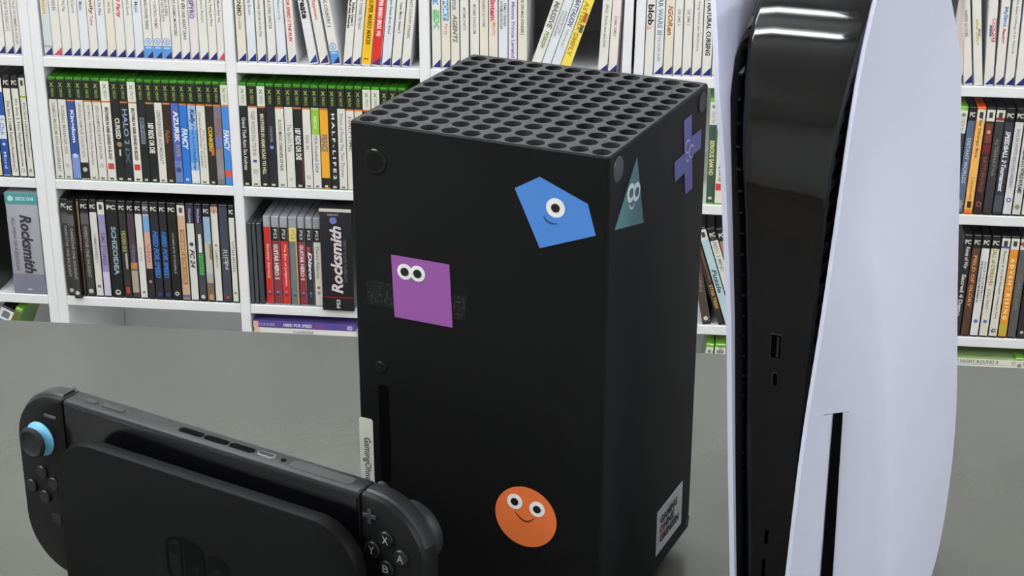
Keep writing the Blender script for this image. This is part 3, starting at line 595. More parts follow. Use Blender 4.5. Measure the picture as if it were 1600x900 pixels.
bay(3, 'bottom shelf, between the consoles', 'dvd', [
    (1097, 1111.5, (74, 62, 58), 'brown left-leaning case with white disc', [('d', (210, 208, 204), 9, 0.55), t('ELDEN', (140, 124, 112), 92, 50, 0.36)], {'hd': 'K', 'lean': -11}),
    (1122, 1132.5, (52, 46, 42), 'dark left-leaning case with gold lettering', [t('STAR TREK', (206, 160, 84), 62, 24, 0.6, 0.2, 'b'), ('r', (110, 78, 54), 128, 66, 0.1, 0.8)], {'hd': 'K', 'lean': -17.6}),
    (1133.4, 1146.6, (182, 208, 214), 'pale blue left-leaning case', [t('Fuzzle', (70, 86, 92), 86, 50, 0.6, 0, 'bi')], {'hd': 'W', 'lean': -17.6}),
    (1147.4, 1160.6, (222, 220, 212), 'white left-leaning case', [t('CLUEDO 2 MIND', GR, 140, 84, 0.44)], {'hd': 'K', 'lean': -17.6}),
    (1161.4, 1174, (170, 130, 120), 'reddish left-leaning case behind white console', [], {'hd': 'K', 'lean': -17.6}),
], y3)
bay(3, 'bottom shelf, far-right bookcase', 'dvd', [
    (1485, 1498.8, (44, 43, 44), 'black case with white lettering', [t('Runes of War', (206, 206, 204), 132, 100, 0.5, 0.2, 'b'), t('Sacred 4 Demo', (214, 214, 212), 92, 30, 0.5, 0.1, 'b')], {'hd': 'K', 'lean': 1.8}),
    (1499.4, 1512.8, (86, 58, 46), 'brown case with copper title', [t('FIELD OF GLORY', (206, 148, 96), 120, 44, 0.46, 0, 'b')], {'hd': 'K', 'lean': 1.8}),
    (1513.6, 1527.2, (224, 224, 222), 'white case with two-line title and blue disc', [t('ARTHUR UND DIE MINIMOYS 2', GR, 112, 54, 0.3, 0.42), t('DIE RÜCKKEHR DES BÖSEN M', DK, 112, 52, 0.32, -0.4, 'b'), ('d', (88, 106, 176), 24, 0.5)], {'hd': 'K', 'lean': 1.7}),
    (1528, 1542, (220, 217, 200), 'ivory case with olive title and blue disc', [t('CALL of CTHULHU', (150, 138, 84), 132, 78, 0.5, 0, 'b'), t('Die Saat', (160, 150, 110), 72, 42, 0.4, 0, 'i'), ('d', (96, 112, 170), 24, 0.5)], {'hd': 'K', 'lean': 1.7}),
    (1542.8, 1556.8, (220, 218, 208), 'white case with thin title and blue line', [t('Rayman & Co: Ein Fiendish Weapon Pack', DK, 128, 28, 0.32), ('r', (70, 90, 170), 135, 132), t('Q', BK, 14, 8, 0.6, 0, 'b')], {'hd': 'W', 'lean': 1.7}),
    (1557.4, 1571.4, (224, 146, 44), 'orange case with spaced white title', [t('A D V E N T  R I S I N G', (246, 232, 200), 118, 28, 0.5, 0, 'b'), ('r', (196, 170, 60), 22, 4)], {'hd': 'W', 'lean': 1.6}),
    (1572, 1586.2, (88, 86, 86), 'grey case with dim title', [t('CORRECTIVE', (130, 126, 124), 96, 44, 0.4), ('r', (180, 60, 56), 141, 137)], {'hd': 'W', 'lean': 1.6}),
    (1586.8, 1601.5, (40, 38, 38), 'black case with small pale disc', [t('NOCTURNE', (110, 104, 100), 90, 50, 0.3), ('d', (196, 194, 190), 10, 0.4)], {'hd': 'W', 'lean': 1.6}),
], y3)
# upright and leaning cases whose tops show under the lowest board in view
def low_case(px, w, kind, rgb, look, lean, hd, dz=-0.227, pr=()):
    x, _ = sh(px, y3(px))
    game_case(x, Z3+dz, w, kind, rgb, look, list(pr), '', 'cases on the lowest shelf', 3, lean, 0.0, {'hd': hd})
low_case(1094, 0.014, 'x36', (220, 222, 214), 'white-headed case tip, left of two below the leaning cases', 6, 'W')
low_case(1108, 0.014, 'x36', (220, 222, 214), 'white-headed case tip, right of two below the leaning cases', 6, 'W')
low_case(1130, 0.014, 'x36', (214, 218, 200), 'pale case tip beside the white console, below the shelf', 0, 'W')
low_case(1597, 0.014, 'x36', (150, 176, 120), 'green-edged case tip at the right photo edge, lowest shelf', 0, 'W')
low_case(-60, 0.026, 'dvd', (70, 140, 206), 'blue and white case tip leaning below the grey boxed set', 27, 'W', -0.206, [('r', (226, 230, 232), 146, 128), ('r', (110, 112, 114), 142, 132, -0.6, 0.6)])
low_case(-38, 0.014, 'x36', (96, 104, 52), 'olive case tip leaning below the grey boxed set', 25, None, -0.206)
# lying cases
def flat_case(x0, x1, z, rgb, look, prints, shellrgb, endrgb=None):
    w = 0.0128
    L = 0.190
    o = MB().box(0, L, 0, 0.135, 0, w).build('game_case', mat(shellrgb, 0.3))
    o.matrix_world = Matrix.Translation(SF.o + SF.u*x0 + Vector((0, 0, z))) @ Matrix.Rotation(SYAW, 4, 'Z')
    tag(o, look, 'game case', 'cases lying flat below the bottom shelf')
    quad(o, 'spine_sheet', rgb, 0.004, L-0.004, 0.001, w-0.001, -0.0003)
    if endrgb: quad(o, 'end_cap', endrgb, 0.0002, 0.010, 0.0004, w-0.0004, -0.0006)
    for (s, col, a, b, hgt, bold) in prints:
        text(o, 'title_lettering', s, mat(col, PAPER), (a*L, -0.0006, w/2-hgt*w/2), (1, 0, 0), (0, 0, 1), (b-a)*L, hgt*w, bold)
    return o
xa = sh(397, 505)[0]
flat_case(xa, 0, -0.7524, (226, 224, 218), 'white case lying flat, under the purple lying case', [('COUNTERSTRIKE', (90, 90, 92), 0.38, 0.58, 0.4, 0.01)], (226, 224, 218), (222, 186, 168))
flat_case(xa-0.002, 0, -0.7394, (84, 70, 140), 'purple case lying flat under the red cases', [('RUNNER', (170, 160, 205), 0.06, 0.22, 0.4, 0.02), ('NEED FOR SPEED', (226, 224, 236), 0.30, 0.58, 0.5, 0.03), ('PRO', (190, 60, 100), 0.62, 0.70, 0.4, 0.02), ('@', (210, 205, 230), 0.92, 0.98, 0.7, 0.02)], (92, 80, 150), (222, 176, 156))
xa = sh(1478, 560)[0]
f = flat_case(xa-0.035, 0, -0.7470, (224, 224, 210), 'white case lying flat below the right bookcase row', [('FIGHT NIGHT ROUND 4', (104, 108, 100), 0.18, 0.66, 0.5, 0.02), ('©', GR, 0.78, 0.82, 0.6, 0), ('©', GR, 0.88, 0.92, 0.6, 0)], (150, 176, 120))

# boxed sets
def boxed_set(px0, px1, base, topy, z, rgb, look, front=0.0):
    xa, _ = sh(px0, base(px0)); xb, _ = sh(px1, base(px1))
    zt = sh(px0, topy)[1]
    c = empty('boxed_set', tuple(SF.o + SF.u*((xa+xb)/2) + SF.d*front + Vector((0, 0, z))), SYAW)
    tag(c, look, 'box')
    w, h = xb-xa, zt-z
    bevbox('carton', mat(rgb, 0.35), c, -w/2, w/2, 0, 0.17, 0, h, 0.0015)
    return c, w, h
c, w, h = boxed_set(24, 73.5, y3, 301, Z3, (158, 158, 166), 'large grey guitar game box with teal top in far-left bookcase')
quad(c, 'colour_band', (74, 150, 150), -w/2, w/2, h-0.022, h, -0.0005)
quad(c, 'colour_band', (120, 120, 138), -w/2, w/2, 0, 0.04, -0.0005)
text(c, 'title_lettering', 'Rocksmith', mat((52, 48, 54), PAPER), (-0.006, -0.001, h-0.042), (0, 0, -1), (1, 0, 0), h*0.58, 0.022, 0.03, 0.25)
text(c, 'title_lettering', 'ALL-NEW 2014 EDITION', mat((110, 106, 112), PAPER), (-0.022, -0.001, h-0.048), (0, 0, -1), (1, 0, 0), h*0.52, 0.007, 0.01)
poly(c, 'round_logo', (190, 222, 220), disc_pts(-w*0.32, h-0.011, 0.0055), -0.001)
text(c, 'platform_lettering', 'XBOX ONE', mat((196, 226, 224), PAPER), (-w*0.18, -0.001, h-0.0145), (1, 0, 0), (0, 0, 1), w*0.58, 0.007, 0.03)
quad(c, 'maker_mark', (196, 196, 204), -0.004, 0.004, 0.008, 0.011, -0.001)
c, w, h = boxed_set(507, 556, y3, 322, Z3, (26, 25, 32), 'large black guitar game box beside the black tower console', -0.012)
quad(c, 'edge_band', (206, 200, 186), -w/2, w/2, h-0.006, h, -0.0005)
quad(c, 'red_line', (150, 30, 48), -w/2, w/2, 0.0255, 0.0268, -0.0005)
quad(c, 'colour_band', (18, 18, 19), -w/2, w/2, 0.0, 0.0255, -0.0005)
text(c, 'title_lettering', 'Rocksmith', mat((216, 206, 206), PAPER), (0.010, -0.001, 0.034), (0, 0, 1), (-1, 0, 0), h*0.66, 0.021, 0.03, 0.25)
text(c, 'title_lettering', 'AUTHENTIC GUITAR GAMES', mat((108, 100, 116), PAPER), (0.018, -0.001, 0.056), (0, 0, 1), (-1, 0, 0), h*0.42, 0.005, 0.01)
poly(c, 'round_logo', (104, 110, 180), disc_pts(-0.004, h-0.022, 0.0065), -0.001)
text(c, 'maker_lettering', 'UBISOFT', mat((170, 166, 190), PAPER), (-0.014, -0.001, h-0.0135), (1, 0, 0), (0, 0, 1), 0.020, 0.004, 0.02)
text(c, 'platform_lettering', 'PS3', mat((214, 214, 214), PAPER), (0.004, -0.001, 0.005), (0, 0, 1), (-1, 0, 0), 0.017, 0.007, 0.03)
# yellow box left of the grey one
xa, _ = sh(5, y3(5))
game_case(xa-0.025, Z3, 0.03, 'dvd', (226, 176, 44), 'yellow case leaning at the left photo edge, bottom shelf', [('r', (50, 40, 34), 90, 3)], '', 'cases on the bottom shelf', 3, 7)

# ------------------------------------------------------------------ black tower console
XF = Frame(0, 0, -0.4346)
A_ = Vector((0.04938, 0.85953, 0)) - XF.u*0.0755 + XF.d*0.0755
XF.o = A_
tw = tag(empty('tower_console', tuple(A_), XF.yaw), 'tall matt black game console with perforated top and cartoon-face stickers', 'game console')
H0, H1, HW = 0.0092, 0.301, 0.0755
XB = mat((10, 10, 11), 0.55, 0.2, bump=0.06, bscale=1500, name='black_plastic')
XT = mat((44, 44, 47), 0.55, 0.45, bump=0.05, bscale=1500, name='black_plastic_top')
# shell: four walls with a rounded rim, open at the top
lo = rrect(-HW, HW, -HW, HW, 0.0022, 4)
li = rrect(-HW+0.004, HW-0.004, -HW+0.004, HW-0.004, 0.001, 4)
l2 = rrect(-HW+0.0008, HW-0.0008, -HW+0.0008, HW-0.0008, 0.0018, 4)
MB().loft([[(x, y, H0) for x, y in l2], [(x, y, H0+0.001) for x, y in lo], [(x, y, H1-0.0012) for x, y in lo], [(x, y, H1-0.0003) for x, y in l2],
           [(x, y, H1-0.0003) for x, y in rrect(-HW+0.0016, HW-0.0016, -HW+0.0016, HW-0.0016, 0.0014, 4)], [(x, y, H1-0.004) for x, y in li], [(x, y, H1-0.06) for x, y in li]], True, True).build('housing', XB, tw, True)
# perforated lid: twelve by twelve round holes
g = MB(); N, PT, HR, NS = 12, 0.01232, 0.00505, 20
e0 = -HW+0.0016
def lid():
    V, Fc = [], []
    def add(v): V.append(v); return len(V)-1
    half = PT*N/2
    zt, zb = H1-0.0003, H1-0.0075
    for i in range(N):
        for j in range(N):
            cx, cy = -half+PT*(i+0.5), -half+PT*(j+0.5)
            sq, ct, cb = [], [], []
            for k in range(NS):
                a = 2*PI*k/NS + PI/4
                c_, s_ = math.cos(a), math.sin(a)
                q = PT/2/max(abs(c_), abs(s_))
                sq.append(add((cx+q*c_, cy+q*s_, zt)))
                ct.append(add((cx+HR*c_, cy+HR*s_, zt-0.0002)))
                cb.append(add((cx+HR*0.97*c_, cy+HR*0.97*s_, zb)))
            for k in range(NS):
                l = (k+1) % NS
                Fc.append((sq[k], sq[l], ct[l], ct[k])); Fc.append((ct[k], ct[l], cb[l], cb[k]))
    b = [(-half, -half), (half, -half), (half, half), (-half, half)]
    o = [(e0, e0), (-e0, e0), (-e0, -e0), (e0, -e0)]
    I = [add((x, y, zt)) for x, y in b]; O = [add((x, y, zt)) for x, y in o]
    for k in range(4): Fc.append((O[k], O[(k+1) % 4], I[(k+1) % 4], I[k]))
    return V, Fc
V_, F_ = lid()
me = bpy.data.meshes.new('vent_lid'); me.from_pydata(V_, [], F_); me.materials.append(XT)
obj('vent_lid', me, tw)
fan = MB(); fan.cyl((0, 0, H1-0.040), 0.02, 0.012, 'z', 24)
for k in range(9):
    a = 2*PI*k/9; b = a+0.35
    fan.add([(0.019*math.cos(a), 0.019*math.sin(a), H1-0.038), (0.064*math.cos(a), 0.064*math.sin(a), H1-0.038), (0.064*math.cos(b), 0.064*math.sin(b), H1-0.030), (0.019*math.cos(b), 0.019*math.sin(b), H1-0.030)], [(0, 1, 2, 3)])
fan.build('fan', mat((28, 34, 30), 0.4), tw)
MB().cyl((0, 0, 0), 0.062, H0+0.0005, 'z', 40, 0.001).build('foot', mat((12, 12, 12), 0.6), tw, True)
# things on the front (y = -HW) and right (x = HW) faces, read by sight lines on those faces
fr = lambda px, py: (lambda q: (q[0], q[2]))(XF.on_y(px, py, -HW))
rt = lambda px, py: (lambda q: (q[1], q[2]))(XF.on_x(px, py, HW))
def on_front(name, rgb, pts, lift, parent=tw, rough=0.4, th=0.0003):
    y = -HW-lift; n = len(pts)
    m = MB().loft([[(x, y+th, z) for x, z in pts], [(x, y, z) for x, z in pts]], False, True)
    return m.build(name, mat(rgb, rough, 0.05 if rough > 0.65 else 0.5), parent)
def on_right(name, rgb, pts, lift, parent=tw, rough=0.4, th=0.0003):
    x = HW+lift
    m = MB().loft([[(x-th, y, z) for y, z in pts], [(x, y, z) for y, z in pts]], False, True)
    return m.build(name, mat(rgb, rough, 0.05 if rough > 0.65 else 0.5), parent)
def arc_pts(p0, p1, p2, wd, n=12):
    """thin curved stroke through three points"""
    c = ((4*p1[0]-p0[0]-p2[0])/2, (4*p1[1]-p0[1]-p2[1])/2)
    up, dn = [], []
    for k in range(n+1):
        s = k/n; x = (1-s)**2*p0[0]+2*s*(1-s)*c[0]+s*s*p2[0]; z = (1-s)**2*p0[1]+2*s*(1-s)*c[1]+s*s*p2[1]
        tx = 2*(1-s)*(c[0]-p0[0])+2*s*(p2[0]-c[0]); tz = 2*(1-s)*(c[1]-p0[1])+2*s*(p2[1]-c[1]); l = math.hypot(tx, tz) or 1
        h = wd/2*(0.35+0.65*math.sin(PI*s))
        up.append((x-tz/l*h, z+tx/l*h)); dn.append((x+tz/l*h, z-tx/l*h))
    return up + dn[::-1]
def face_eye(surf, on, px, py, r, pr, parent, lift, pupil=(24, 22, 22), rim=None, white=(240, 240, 238)):
    c = surf(px, py)
    on('eye', white, disc_pts(c[0], c[1], r, 24), lift, parent)
    if rim: on('iris', rim, disc_pts(c[0], c[1], pr*1.25, 20), lift+0.00015, parent)
    on('pupil', pupil, disc_pts(c[0], c[1], pr, 20), lift+0.0003, parent)
def lab(o, s): o['label'] = s; return o
s_ = lab(on_front('sticker', (74, 132, 208), [fr(*p) for p in ((804.8, 293.7), (843.7, 387.5), (931, 367.9), (918.8, 318.8), (843.7, 276.1))], 0.0004), 'blue five-sided sticker with one eye')
face_eye(fr, on_front, 868.6, 324.6, 0.0053, 0.0020, s_, 0.0006, (22, 20, 22), (96, 62, 40))
on_front('smile', (34, 62, 110), arc_pts(fr(850, 337), fr(857.5, 346.5), fr(871, 349.3), 0.0010), 0.0006, s_)
s_ = lab(on_front('sticker', (148, 84, 158), [fr(*p) for p in ((611.8, 397.4), (617.3, 494.5), (707.7, 511.4), (702.6, 413))], 0.0006), 'purple square sticker with two eyes')
face_eye(fr, on_front, 633.3, 424, 0.0046, 0.0025, s_, 0.0008)
face_eye(fr, on_front, 653.4, 427, 0.0046, 0.0025, s_, 0.0009)
TPM = mat((14, 14, 15), 0.4, 0.3, 0.2, 700, 0.5, name='worn_tape')
_nt = TPM.node_tree
_nz = [n for n in _nt.nodes if n.type == 'TEX_NOISE'][0]; _mx = [n for n in _nt.nodes if n.type == 'MIX'][0]
_cr = _nt.nodes.new('ShaderNodeValToRGB'); _cr.color_ramp.elements[0].position = 0.52; _cr.color_ramp.elements[1].position = 0.74
_nt.links.new(_nz.outputs['Fac'], _cr.inputs[0]); _nt.links.new(_cr.outputs[0], _mx.inputs[0])
_mx.inputs[6].default_value = (0.004, 0.004, 0.0045, 1); _mx.inputs[7].default_value = (0.09, 0.09, 0.095, 1)
tp = [0, 0]
tp[0] = lab(on_front('tape_mark', (27, 27, 28), [fr(*p) for p in ((571, 436), (575, 474), (616, 482), (613, 444))], 0.0001, tw, 0.3), 'strip of shiny worn tape left of the purple sticker')
tp[1] = lab(on_front('tape_mark', (27, 27, 28), [fr(*p) for p in ((705, 460), (708, 498), (725, 501), (729, 464))], 0.0001, tw, 0.3), 'strip of shiny worn tape right of the purple sticker')
for o_ in tp: o_.data.materials[0] = TPM
oc = fr(821.7, 807.5); ex = fr(870.5, 822); orad = 0.0188
s_ = lab(on_front('sticker', (220, 112, 58), disc_pts(oc[0], oc[1], orad, 40), 0.0004), 'round orange sticker with smiling face')
face_eye(fr, on_front, 804.7, 782.9, 0.0047, 0.0023, s_, 0.0006)
face_eye(fr, on_front, 839.6, 795.3, 0.0047, 0.0023, s_, 0.0006)
on_front('smile', (86, 34, 22), arc_pts(fr(805.5, 798.5), fr(821, 813.6), fr(835.5, 808.5), 0.0009), 0.0006, s_)
s_ = lab(on_right('sticker', (66, 118, 120), [rt(*p) for p in ((994.5, 245), (959.8, 359.3), (1004.6, 347.7))], 0.0004), 'teal triangle sticker with two eyes')
face_eye(rt, on_right, 984.6, 301.5, 0.0052, 0.0026, s_, 0.0006, (52, 96, 100), None, (226, 232, 234))
face_eye(rt, on_right, 992.8, 299.3, 0.0052, 0.0026, s_, 0.0008, (52, 96, 100), None, (226, 232, 234))
on_right('smile', (206, 216, 216), arc_pts(rt(981.5, 319.5), rt(985.5, 325.5), rt(990, 318), 0.0012), 0.0006, s_)
cr = [(1066, 100), (1069, 276), (1015, 325), (1017, 432), (1069, 382), (1073, 497), (1111, 462), (1110, 285), (1157, 247), (1160, 143), (1108, 186), (1108, 65)]
s_ = lab(on_right('sticker', (94, 92, 164), [rt(760+x/3.463, 160+y/3.463) for x, y in cr], 0.0004), 'violet plus-shaped sticker with face')
V9 = (94, 92, 164)
face_eye(rt, on_right, 1073.4, 228.8, 0.0040, 0.0030, s_, 0.0006, V9, None, (206, 206, 222))
face_eye(rt, on_right, 1078.8, 236.2, 0.0040, 0.0030, s_, 0.0008, V9, None, (206, 206, 222))
on_right('smile', (190, 190, 212), arc_pts(rt(1070.5, 246), rt(1072.3, 252), rt(1076, 248), 0.0010), 0.0006, s_)
# white text label low on the right face
q4 = [rt(*p) for p in ((1026, 805), (1024, 874), (1063.6, 812), (1066, 748.6))]
ya, yb = (q4[0][0]+q4[1][0])/2, (q4[2][0]+q4[3][0])/2; za, zb = (q4[1][1]+q4[2][1])/2, (q4[0][1]+q4[3][1])/2
s_ = lab(on_right('sticker', (214, 214, 216), [(ya, zb), (ya, za), (yb, za), (yb, zb)], 0.0004), 'white label with black block lettering')
hh = zb-za; ww = yb-ya
for k, (st, wf) in enumerate((('GAMING', 0.66), ('HNE', 0.42), ('GRENZEN', 0.74))):
    x_off = 0.12*ww + (0.13*ww if k == 1 else 0)
    text(s_, 'label_lettering', st, mat((44, 44, 46), 0.4), (HW+0.0007, ya+x_off, zb-hh*(0.36+0.215*k)), (0, 1, 0), (0, 0, 1), wf*ww, hh*0.18, 0.05)
text(s_, 'label_lettering', 'O', mat((176, 92, 64), 0.4), (HW+0.0007, ya+0.11*ww, zb-hh*0.58), (0, 1, 0), (0, 0, 1), 0.13*ww, hh*0.19, 0.06)
# name strip at the left edge
n0, n1 = fr(560.5, 653), fr(582.5, 656); nb = fr(587, 757)[1]-0.022
s_ = lab(on_front('name_label', (206, 206, 196), [(x, z) for x, z in rrect(n0[0]+0.0004, n1[0], nb, n1[1]+0.0003, 0.0016, 4)], 0.0004), 'ivory name strip with dark lettering')
t0 = fr(575, 683)[1]
text(s_, 'name_lettering', 'GamingOhneGrenzen', mat((72, 72, 72), 0.4), (n0[0]+0.0022, -HW-0.0007, t0), (0, 0, -1), (1, 0, 0), 0.0465, (n1[0]-n0[0])*0.60, 0.008)
# power button, eject button, disc slot, screws
c = fr(585.5, 252.5)
b_ = MB().cyl((c[0], -HW-0.0008, c[1]), 0.0072, 0.002, 'y', 32, 0.0005).build('power_button', mat((10, 10, 11), 0.16, 0.6), tw, True)
lab(b_, 'round glossy black power button')
on_front('power_emblem', (7, 7, 9), disc_pts(c[0], c[1], 0.0050, 24), 0.0010, b_, 0.1)
c = fr(595.5, 573)
MB().cyl((c[0], -HW-0.0010, c[1]), 0.0034, 0.002, 'y', 24, 0.0004).build('eject_button', mat((16, 16, 17), 0.35), tw, True)
a, b = fr(591, 600), fr(607, 600)
on_front('disc_slot', (3, 3, 3), rrect(a[0], b[0], 0.085, a[1], 0.0018, 4), 0.0002, tw, 0.7)
for p, ry in (((965.5, 264.5), 0.0068), ((1097, 160), 0.0062)):
    c = rt(*p)
    MB().cyl((HW-0.001, c[0], c[1]), ry, 0.0016, 'x', 28, 0.0004).build('screw_cap', mat((44, 44, 47), 0.4), tw, True)
c = rt(1075, 806)
MB().cyl((HW-0.001, c[0]-0.002, c[1]-0.002), 0.004, 0.0013, 'x', 28, 0.0004).build('screw_cap', mat((30, 30, 32), 0.4), tw, True)

# ------------------------------------------------------------------ docked handheld
K = 1.05
HF = Frame(-0.1663, 0.8597, -0.5444)
hx = lambda px, py, y: (lambda q: (q[0], q[2]))(HF.on_y(px, py, y))
hh_ = tag(empty('handheld_console', tuple(HF.o), HF.yaw), 'black handheld console with side controllers, standing in its dock', 'game console')
dk = tag(empty('charging_dock', tuple(HF.o), HF.yaw), 'black charging dock holding the handheld console', 'dock')
HB = mat((13, 13, 14), 0.5, 0.24, bump=0.04, bscale=1500, name='dark_plastic')
HG = mat((27, 27, 30), 0.45, 0.45, name='grey_plastic')
GL = mat((9, 9, 11), 0.16, 0.5, name='screen_glass')
ZT, ZB, XO, XI, TH = 0.1385, 0.0215, 0.1428, 0.1035, 0.0146
slab(-XI+0.0003, XI-0.0003, ZB, ZT, 0.0015, 0.0, TH, 0.0012, 3).build('tablet_body', HG, hh_, True)
slab(-XI+0.0012, XI-0.0012, ZB+0.001, ZT-0.0022, 0.002, -0.0004, 0.002, 0.0003, 3).build('screen', GL, hh_, True)
# top features
def top_x(px, py): return HF.on_z(px, py, ZT)[0]
for a, b in ((276, 313), (315.5, 352.5), (355, 393)):
    xa = top_x(a, 673+(a-276)*0.306); xb = top_x(b, 673+(b-276)*0.306)
    o = MB().loft([[(x, y, ZT+0.0001) for x, y in rrect(xa, xb, 0.0050, 0.0096, 0.0021, 5)], [(x, y, ZT+0.00025) for x, y in rrect(xa, xb, 0.0050, 0.0096, 0.0021, 5)]]).build('vent_slot', mat((4, 4, 4), 0.8, 0.05), hh_)
xa, xb = top_x(405, 706), top_x(431, 715)
u_ = MB().loft([[(x, y, ZT-0.0002) for x, y in rrect(xa, xb, 0.0055, 0.0100, 0.0021, 5)], [(x, y, ZT+0.0006) for x, y in rrect(xa+0.0003, xb-0.0003, 0.0058, 0.0097, 0.0018, 5)]]).build('charging_port', mat((150, 150, 152), 0.35, metal=0.8), hh_)
MB().loft([[(x, y, ZT+0.0007) for x, y in rrect(xa+0.0010, xb-0.0010, 0.0066, 0.0090, 0.0011, 5)], [(x, y, ZT+0.0008) for x, y in rrect(xa+0.001, xb-0.001, 0.0066, 0.0090, 0.0011, 5)]]).build('port_opening', mat((6, 6, 6), 0.6), u_)
xa = top_x(445, 718)
MB().cyl((xa, 0.0078, ZT-0.0005), 0.0016, 0.0007, 'z', 12).build('audio_jack', mat((4, 4, 4), 0.8, 0.05), hh_)
xa, xb = top_x(458, 722), top_x(556, 752)
slab_top = MB().loft([[(x, y, ZT-0.0004) for x, y in rrect(xa, xb, 0.0034, 0.0112, 0.0024, 5)], [(x, y, ZT+0.0004) for x, y in rrect(xa+0.0003, xb-0.0003, 0.0037, 0.0109, 0.0022, 5)]])
slab_top.build('cartridge_door', mat((50, 50, 54), 0.45), hh_, True)
for a, b, nm in ((130, 147, 'power_button'), (155, 190, 'volume_rocker')):
    xa, xb = top_x(a, 628+(a-130)*0.306), top_x(b, 628+(b-130)*0.306)
    MB().loft([[(x, y, ZT-0.0004) for x, y in rrect(xa, xb, 0.0050, 0.0092, 0.0016, 5)], [(x, y, ZT+0.0007) for x, y in rrect(xa+0.0004, xb-0.0004, 0.0054, 0.0088, 0.0014, 5)]]).build(nm, mat((38, 38, 41), 0.45), hh_, True)
# controllers
def controller(side):
    r = 0.034
    rr = (r, 0.0015, 0.0015, r) if side < 0 else (0.0015, r, r, 0.0015)
    x0, x1 = (-XO, -XI) if side < 0 else (XI, XO)
    body = slab(x0, x1, ZB, ZT, rr, -0.0006, TH, 0.0030, 10).build('side_controller', HB, hh_, True)
    # shoulder button along the rounded top, trigger behind it
    def ribbon(y0, y1, out, inn, a0, a1, extra, nm, m):
        cx = (x0+r) if side < 0 else (x1-r); cz = ZT-r
        pts = []
        n = 14
        prof = lambda k: r
        outer = [((x1-0.002) if side < 0 else (x0+0.002), ZT+out)] if extra else []
        O = list(outer); I = [(p[0], ZT-inn) for p in outer]
        for k in range(n+1):
            a = PI/2 + (a0+(a1-a0)*k/n)*(1 if side < 0 else -1)
            ro = r + out if extra else r - 0.005 + (out+0.005)*math.sin(PI*min(1, k/n*1.02))**0.6
            O.append((cx+ro*math.cos(a), cz+ro*math.sin(a))); I.append((cx+(r-inn)*math.cos(a), cz+(r-inn)*math.sin(a)))
        loop = O + I[::-1]
        mid = lambda q, f: q
        b = 0.0012
        sh_ = lambda d: [(cx+(x-cx)*(1-d), cz+(z-cz)*(1-d)) for x, z in O] + I[::-1]
        if extra: L_ = ((y0, 0.03), (y0+b, 0), (y1-b*2, 0), (y1, 0.05))
        else: L_ = ((0.0080, 0.16), (0.0100, 0.075), (0.0125, 0.02), (0.0145, 0.0), (y1-0.002, 0.0), (y1-0.0006, 0.04), (y1, 0.09))
        MB().loft([[(x, q, z) for x, z in sh_(d_)] for q, d_ in L_]).build(nm, m, body, True)
    ribbon(0.0030, 0.0140, 0.0012, 0.004, 0.0, 1.25, True, 'shoulder_button', mat((34, 34, 37), 0.42))
    ribbon(0.0130, 0.0190, 0.0030, 0.014, 0.42 if side > 0 else 0.95, 1.62, False, 'trigger', mat((20, 20, 23), 0.5, 0.4))
    return body
cl = lab(controller(-1), 'left controller with light blue stick ring')
crr = lab(controller(1), 'right controller with four lettered buttons')
FY = -0.0006
def hb(px, py, y=FY): return hx(px, py, y)
def button(parent, nm, c, r, hgt, m, n=24):
    return MB().cyl((c[0], FY-hgt, c[1]), r, hgt+0.001, 'y', n, min(0.0007, hgt*0.45)).build(nm, m, parent, True)
BT = mat((20, 20, 21), 0.4, 0.4)
c = hb(63.5, 685)
st = MB()
ring = lambda r, y: [(c[0]+r*math.cos(2*PI*i/28), y, c[1]+r*math.sin(2*PI*i/28)) for i in range(28)]
MB().loft([ring(0.0106, FY+0.001), ring(0.0106, FY-0.0006), ring(0.0098, FY-0.0012), ring(0.0062, FY-0.0030), ring(0.0055, FY-0.0014)]).build('stick_ring', mat((122, 196, 232), 0.4), cl, True)
stick = MB().loft([ring(0.0045, FY), ring(0.0045, FY-0.0046), ring(0.0088, FY-0.0052), ring(0.0096, FY-0.0063), ring(0.0093, FY-0.0075), ring(0.0078, FY-0.0082), ring(0.0070, FY-0.0075), ring(0.003, FY-0.0072)]).build('thumb_stick', mat((26, 26, 27), 0.6, 0.35), cl, True)
for p in ((67, 737), (51, 757.5), (72, 775), (85.5, 755.5)):
    button(cl, 'direction_button', hb(*p), 0.0042, 0.0016, BT)
c = hb(78.5, 650.5)
slab(c[0]-0.0045, c[0]+0.0045, c[1]-0.0009, c[1]+0.0009, 0.0004, FY-0.0008, FY+0.001, 0.0003, 2).build('minus_button', mat((70, 70, 72), 0.4), cl)
c = hb(90, 810)
slab(c[0]-0.0034, c[0]+0.0034, c[1]-0.0034, c[1]+0.0034, 0.0008, FY-0.0006, FY+0.001, 0.0003, 2).build('capture_button', BT, cl)
c = hb(578, 806)
m_ = MB(); slab(c[0]-0.0042, c[0]+0.0042, c[1]-0.0011, c[1]+0.0011, 0.0004, FY-0.0010, FY+0.001, 0.0003, 2, m_); slab(c[0]-0.0011, c[0]+0.0011, c[1]-0.0042, c[1]+0.0042, 0.0004, FY-0.0010, FY+0.001, 0.0003, 2, m_)
m_.build('plus_button', mat((52, 52, 55), 0.4), crr)
for s, p in (('X', (604.5, 842)), ('Y', (583.5, 857)), ('A', (628, 871)), ('B', (605.5, 887))):
    c = hb(*p)
    b_ = button(crr, 'face_button', c, 0.0046, 0.0018, BT, 28)
    text(b_, 'button_letter', s, mat((150, 150, 152), 0.4), (c[0]-0.0019, FY-0.0019, c[1]-0.0022), (1, 0, 0), (0, 0, 1), 0.0038, 0.0044, 0.01)
for sx in (-1, 1):
    MB().cyl((sx*(XI+0.004), 0.0115, ZT-0.0028), 0.0036, 0.0045, 'y', 16, 0.001).build('release_button', mat((44, 44, 47), 0.4), cl if sx < 0 else crr, True)
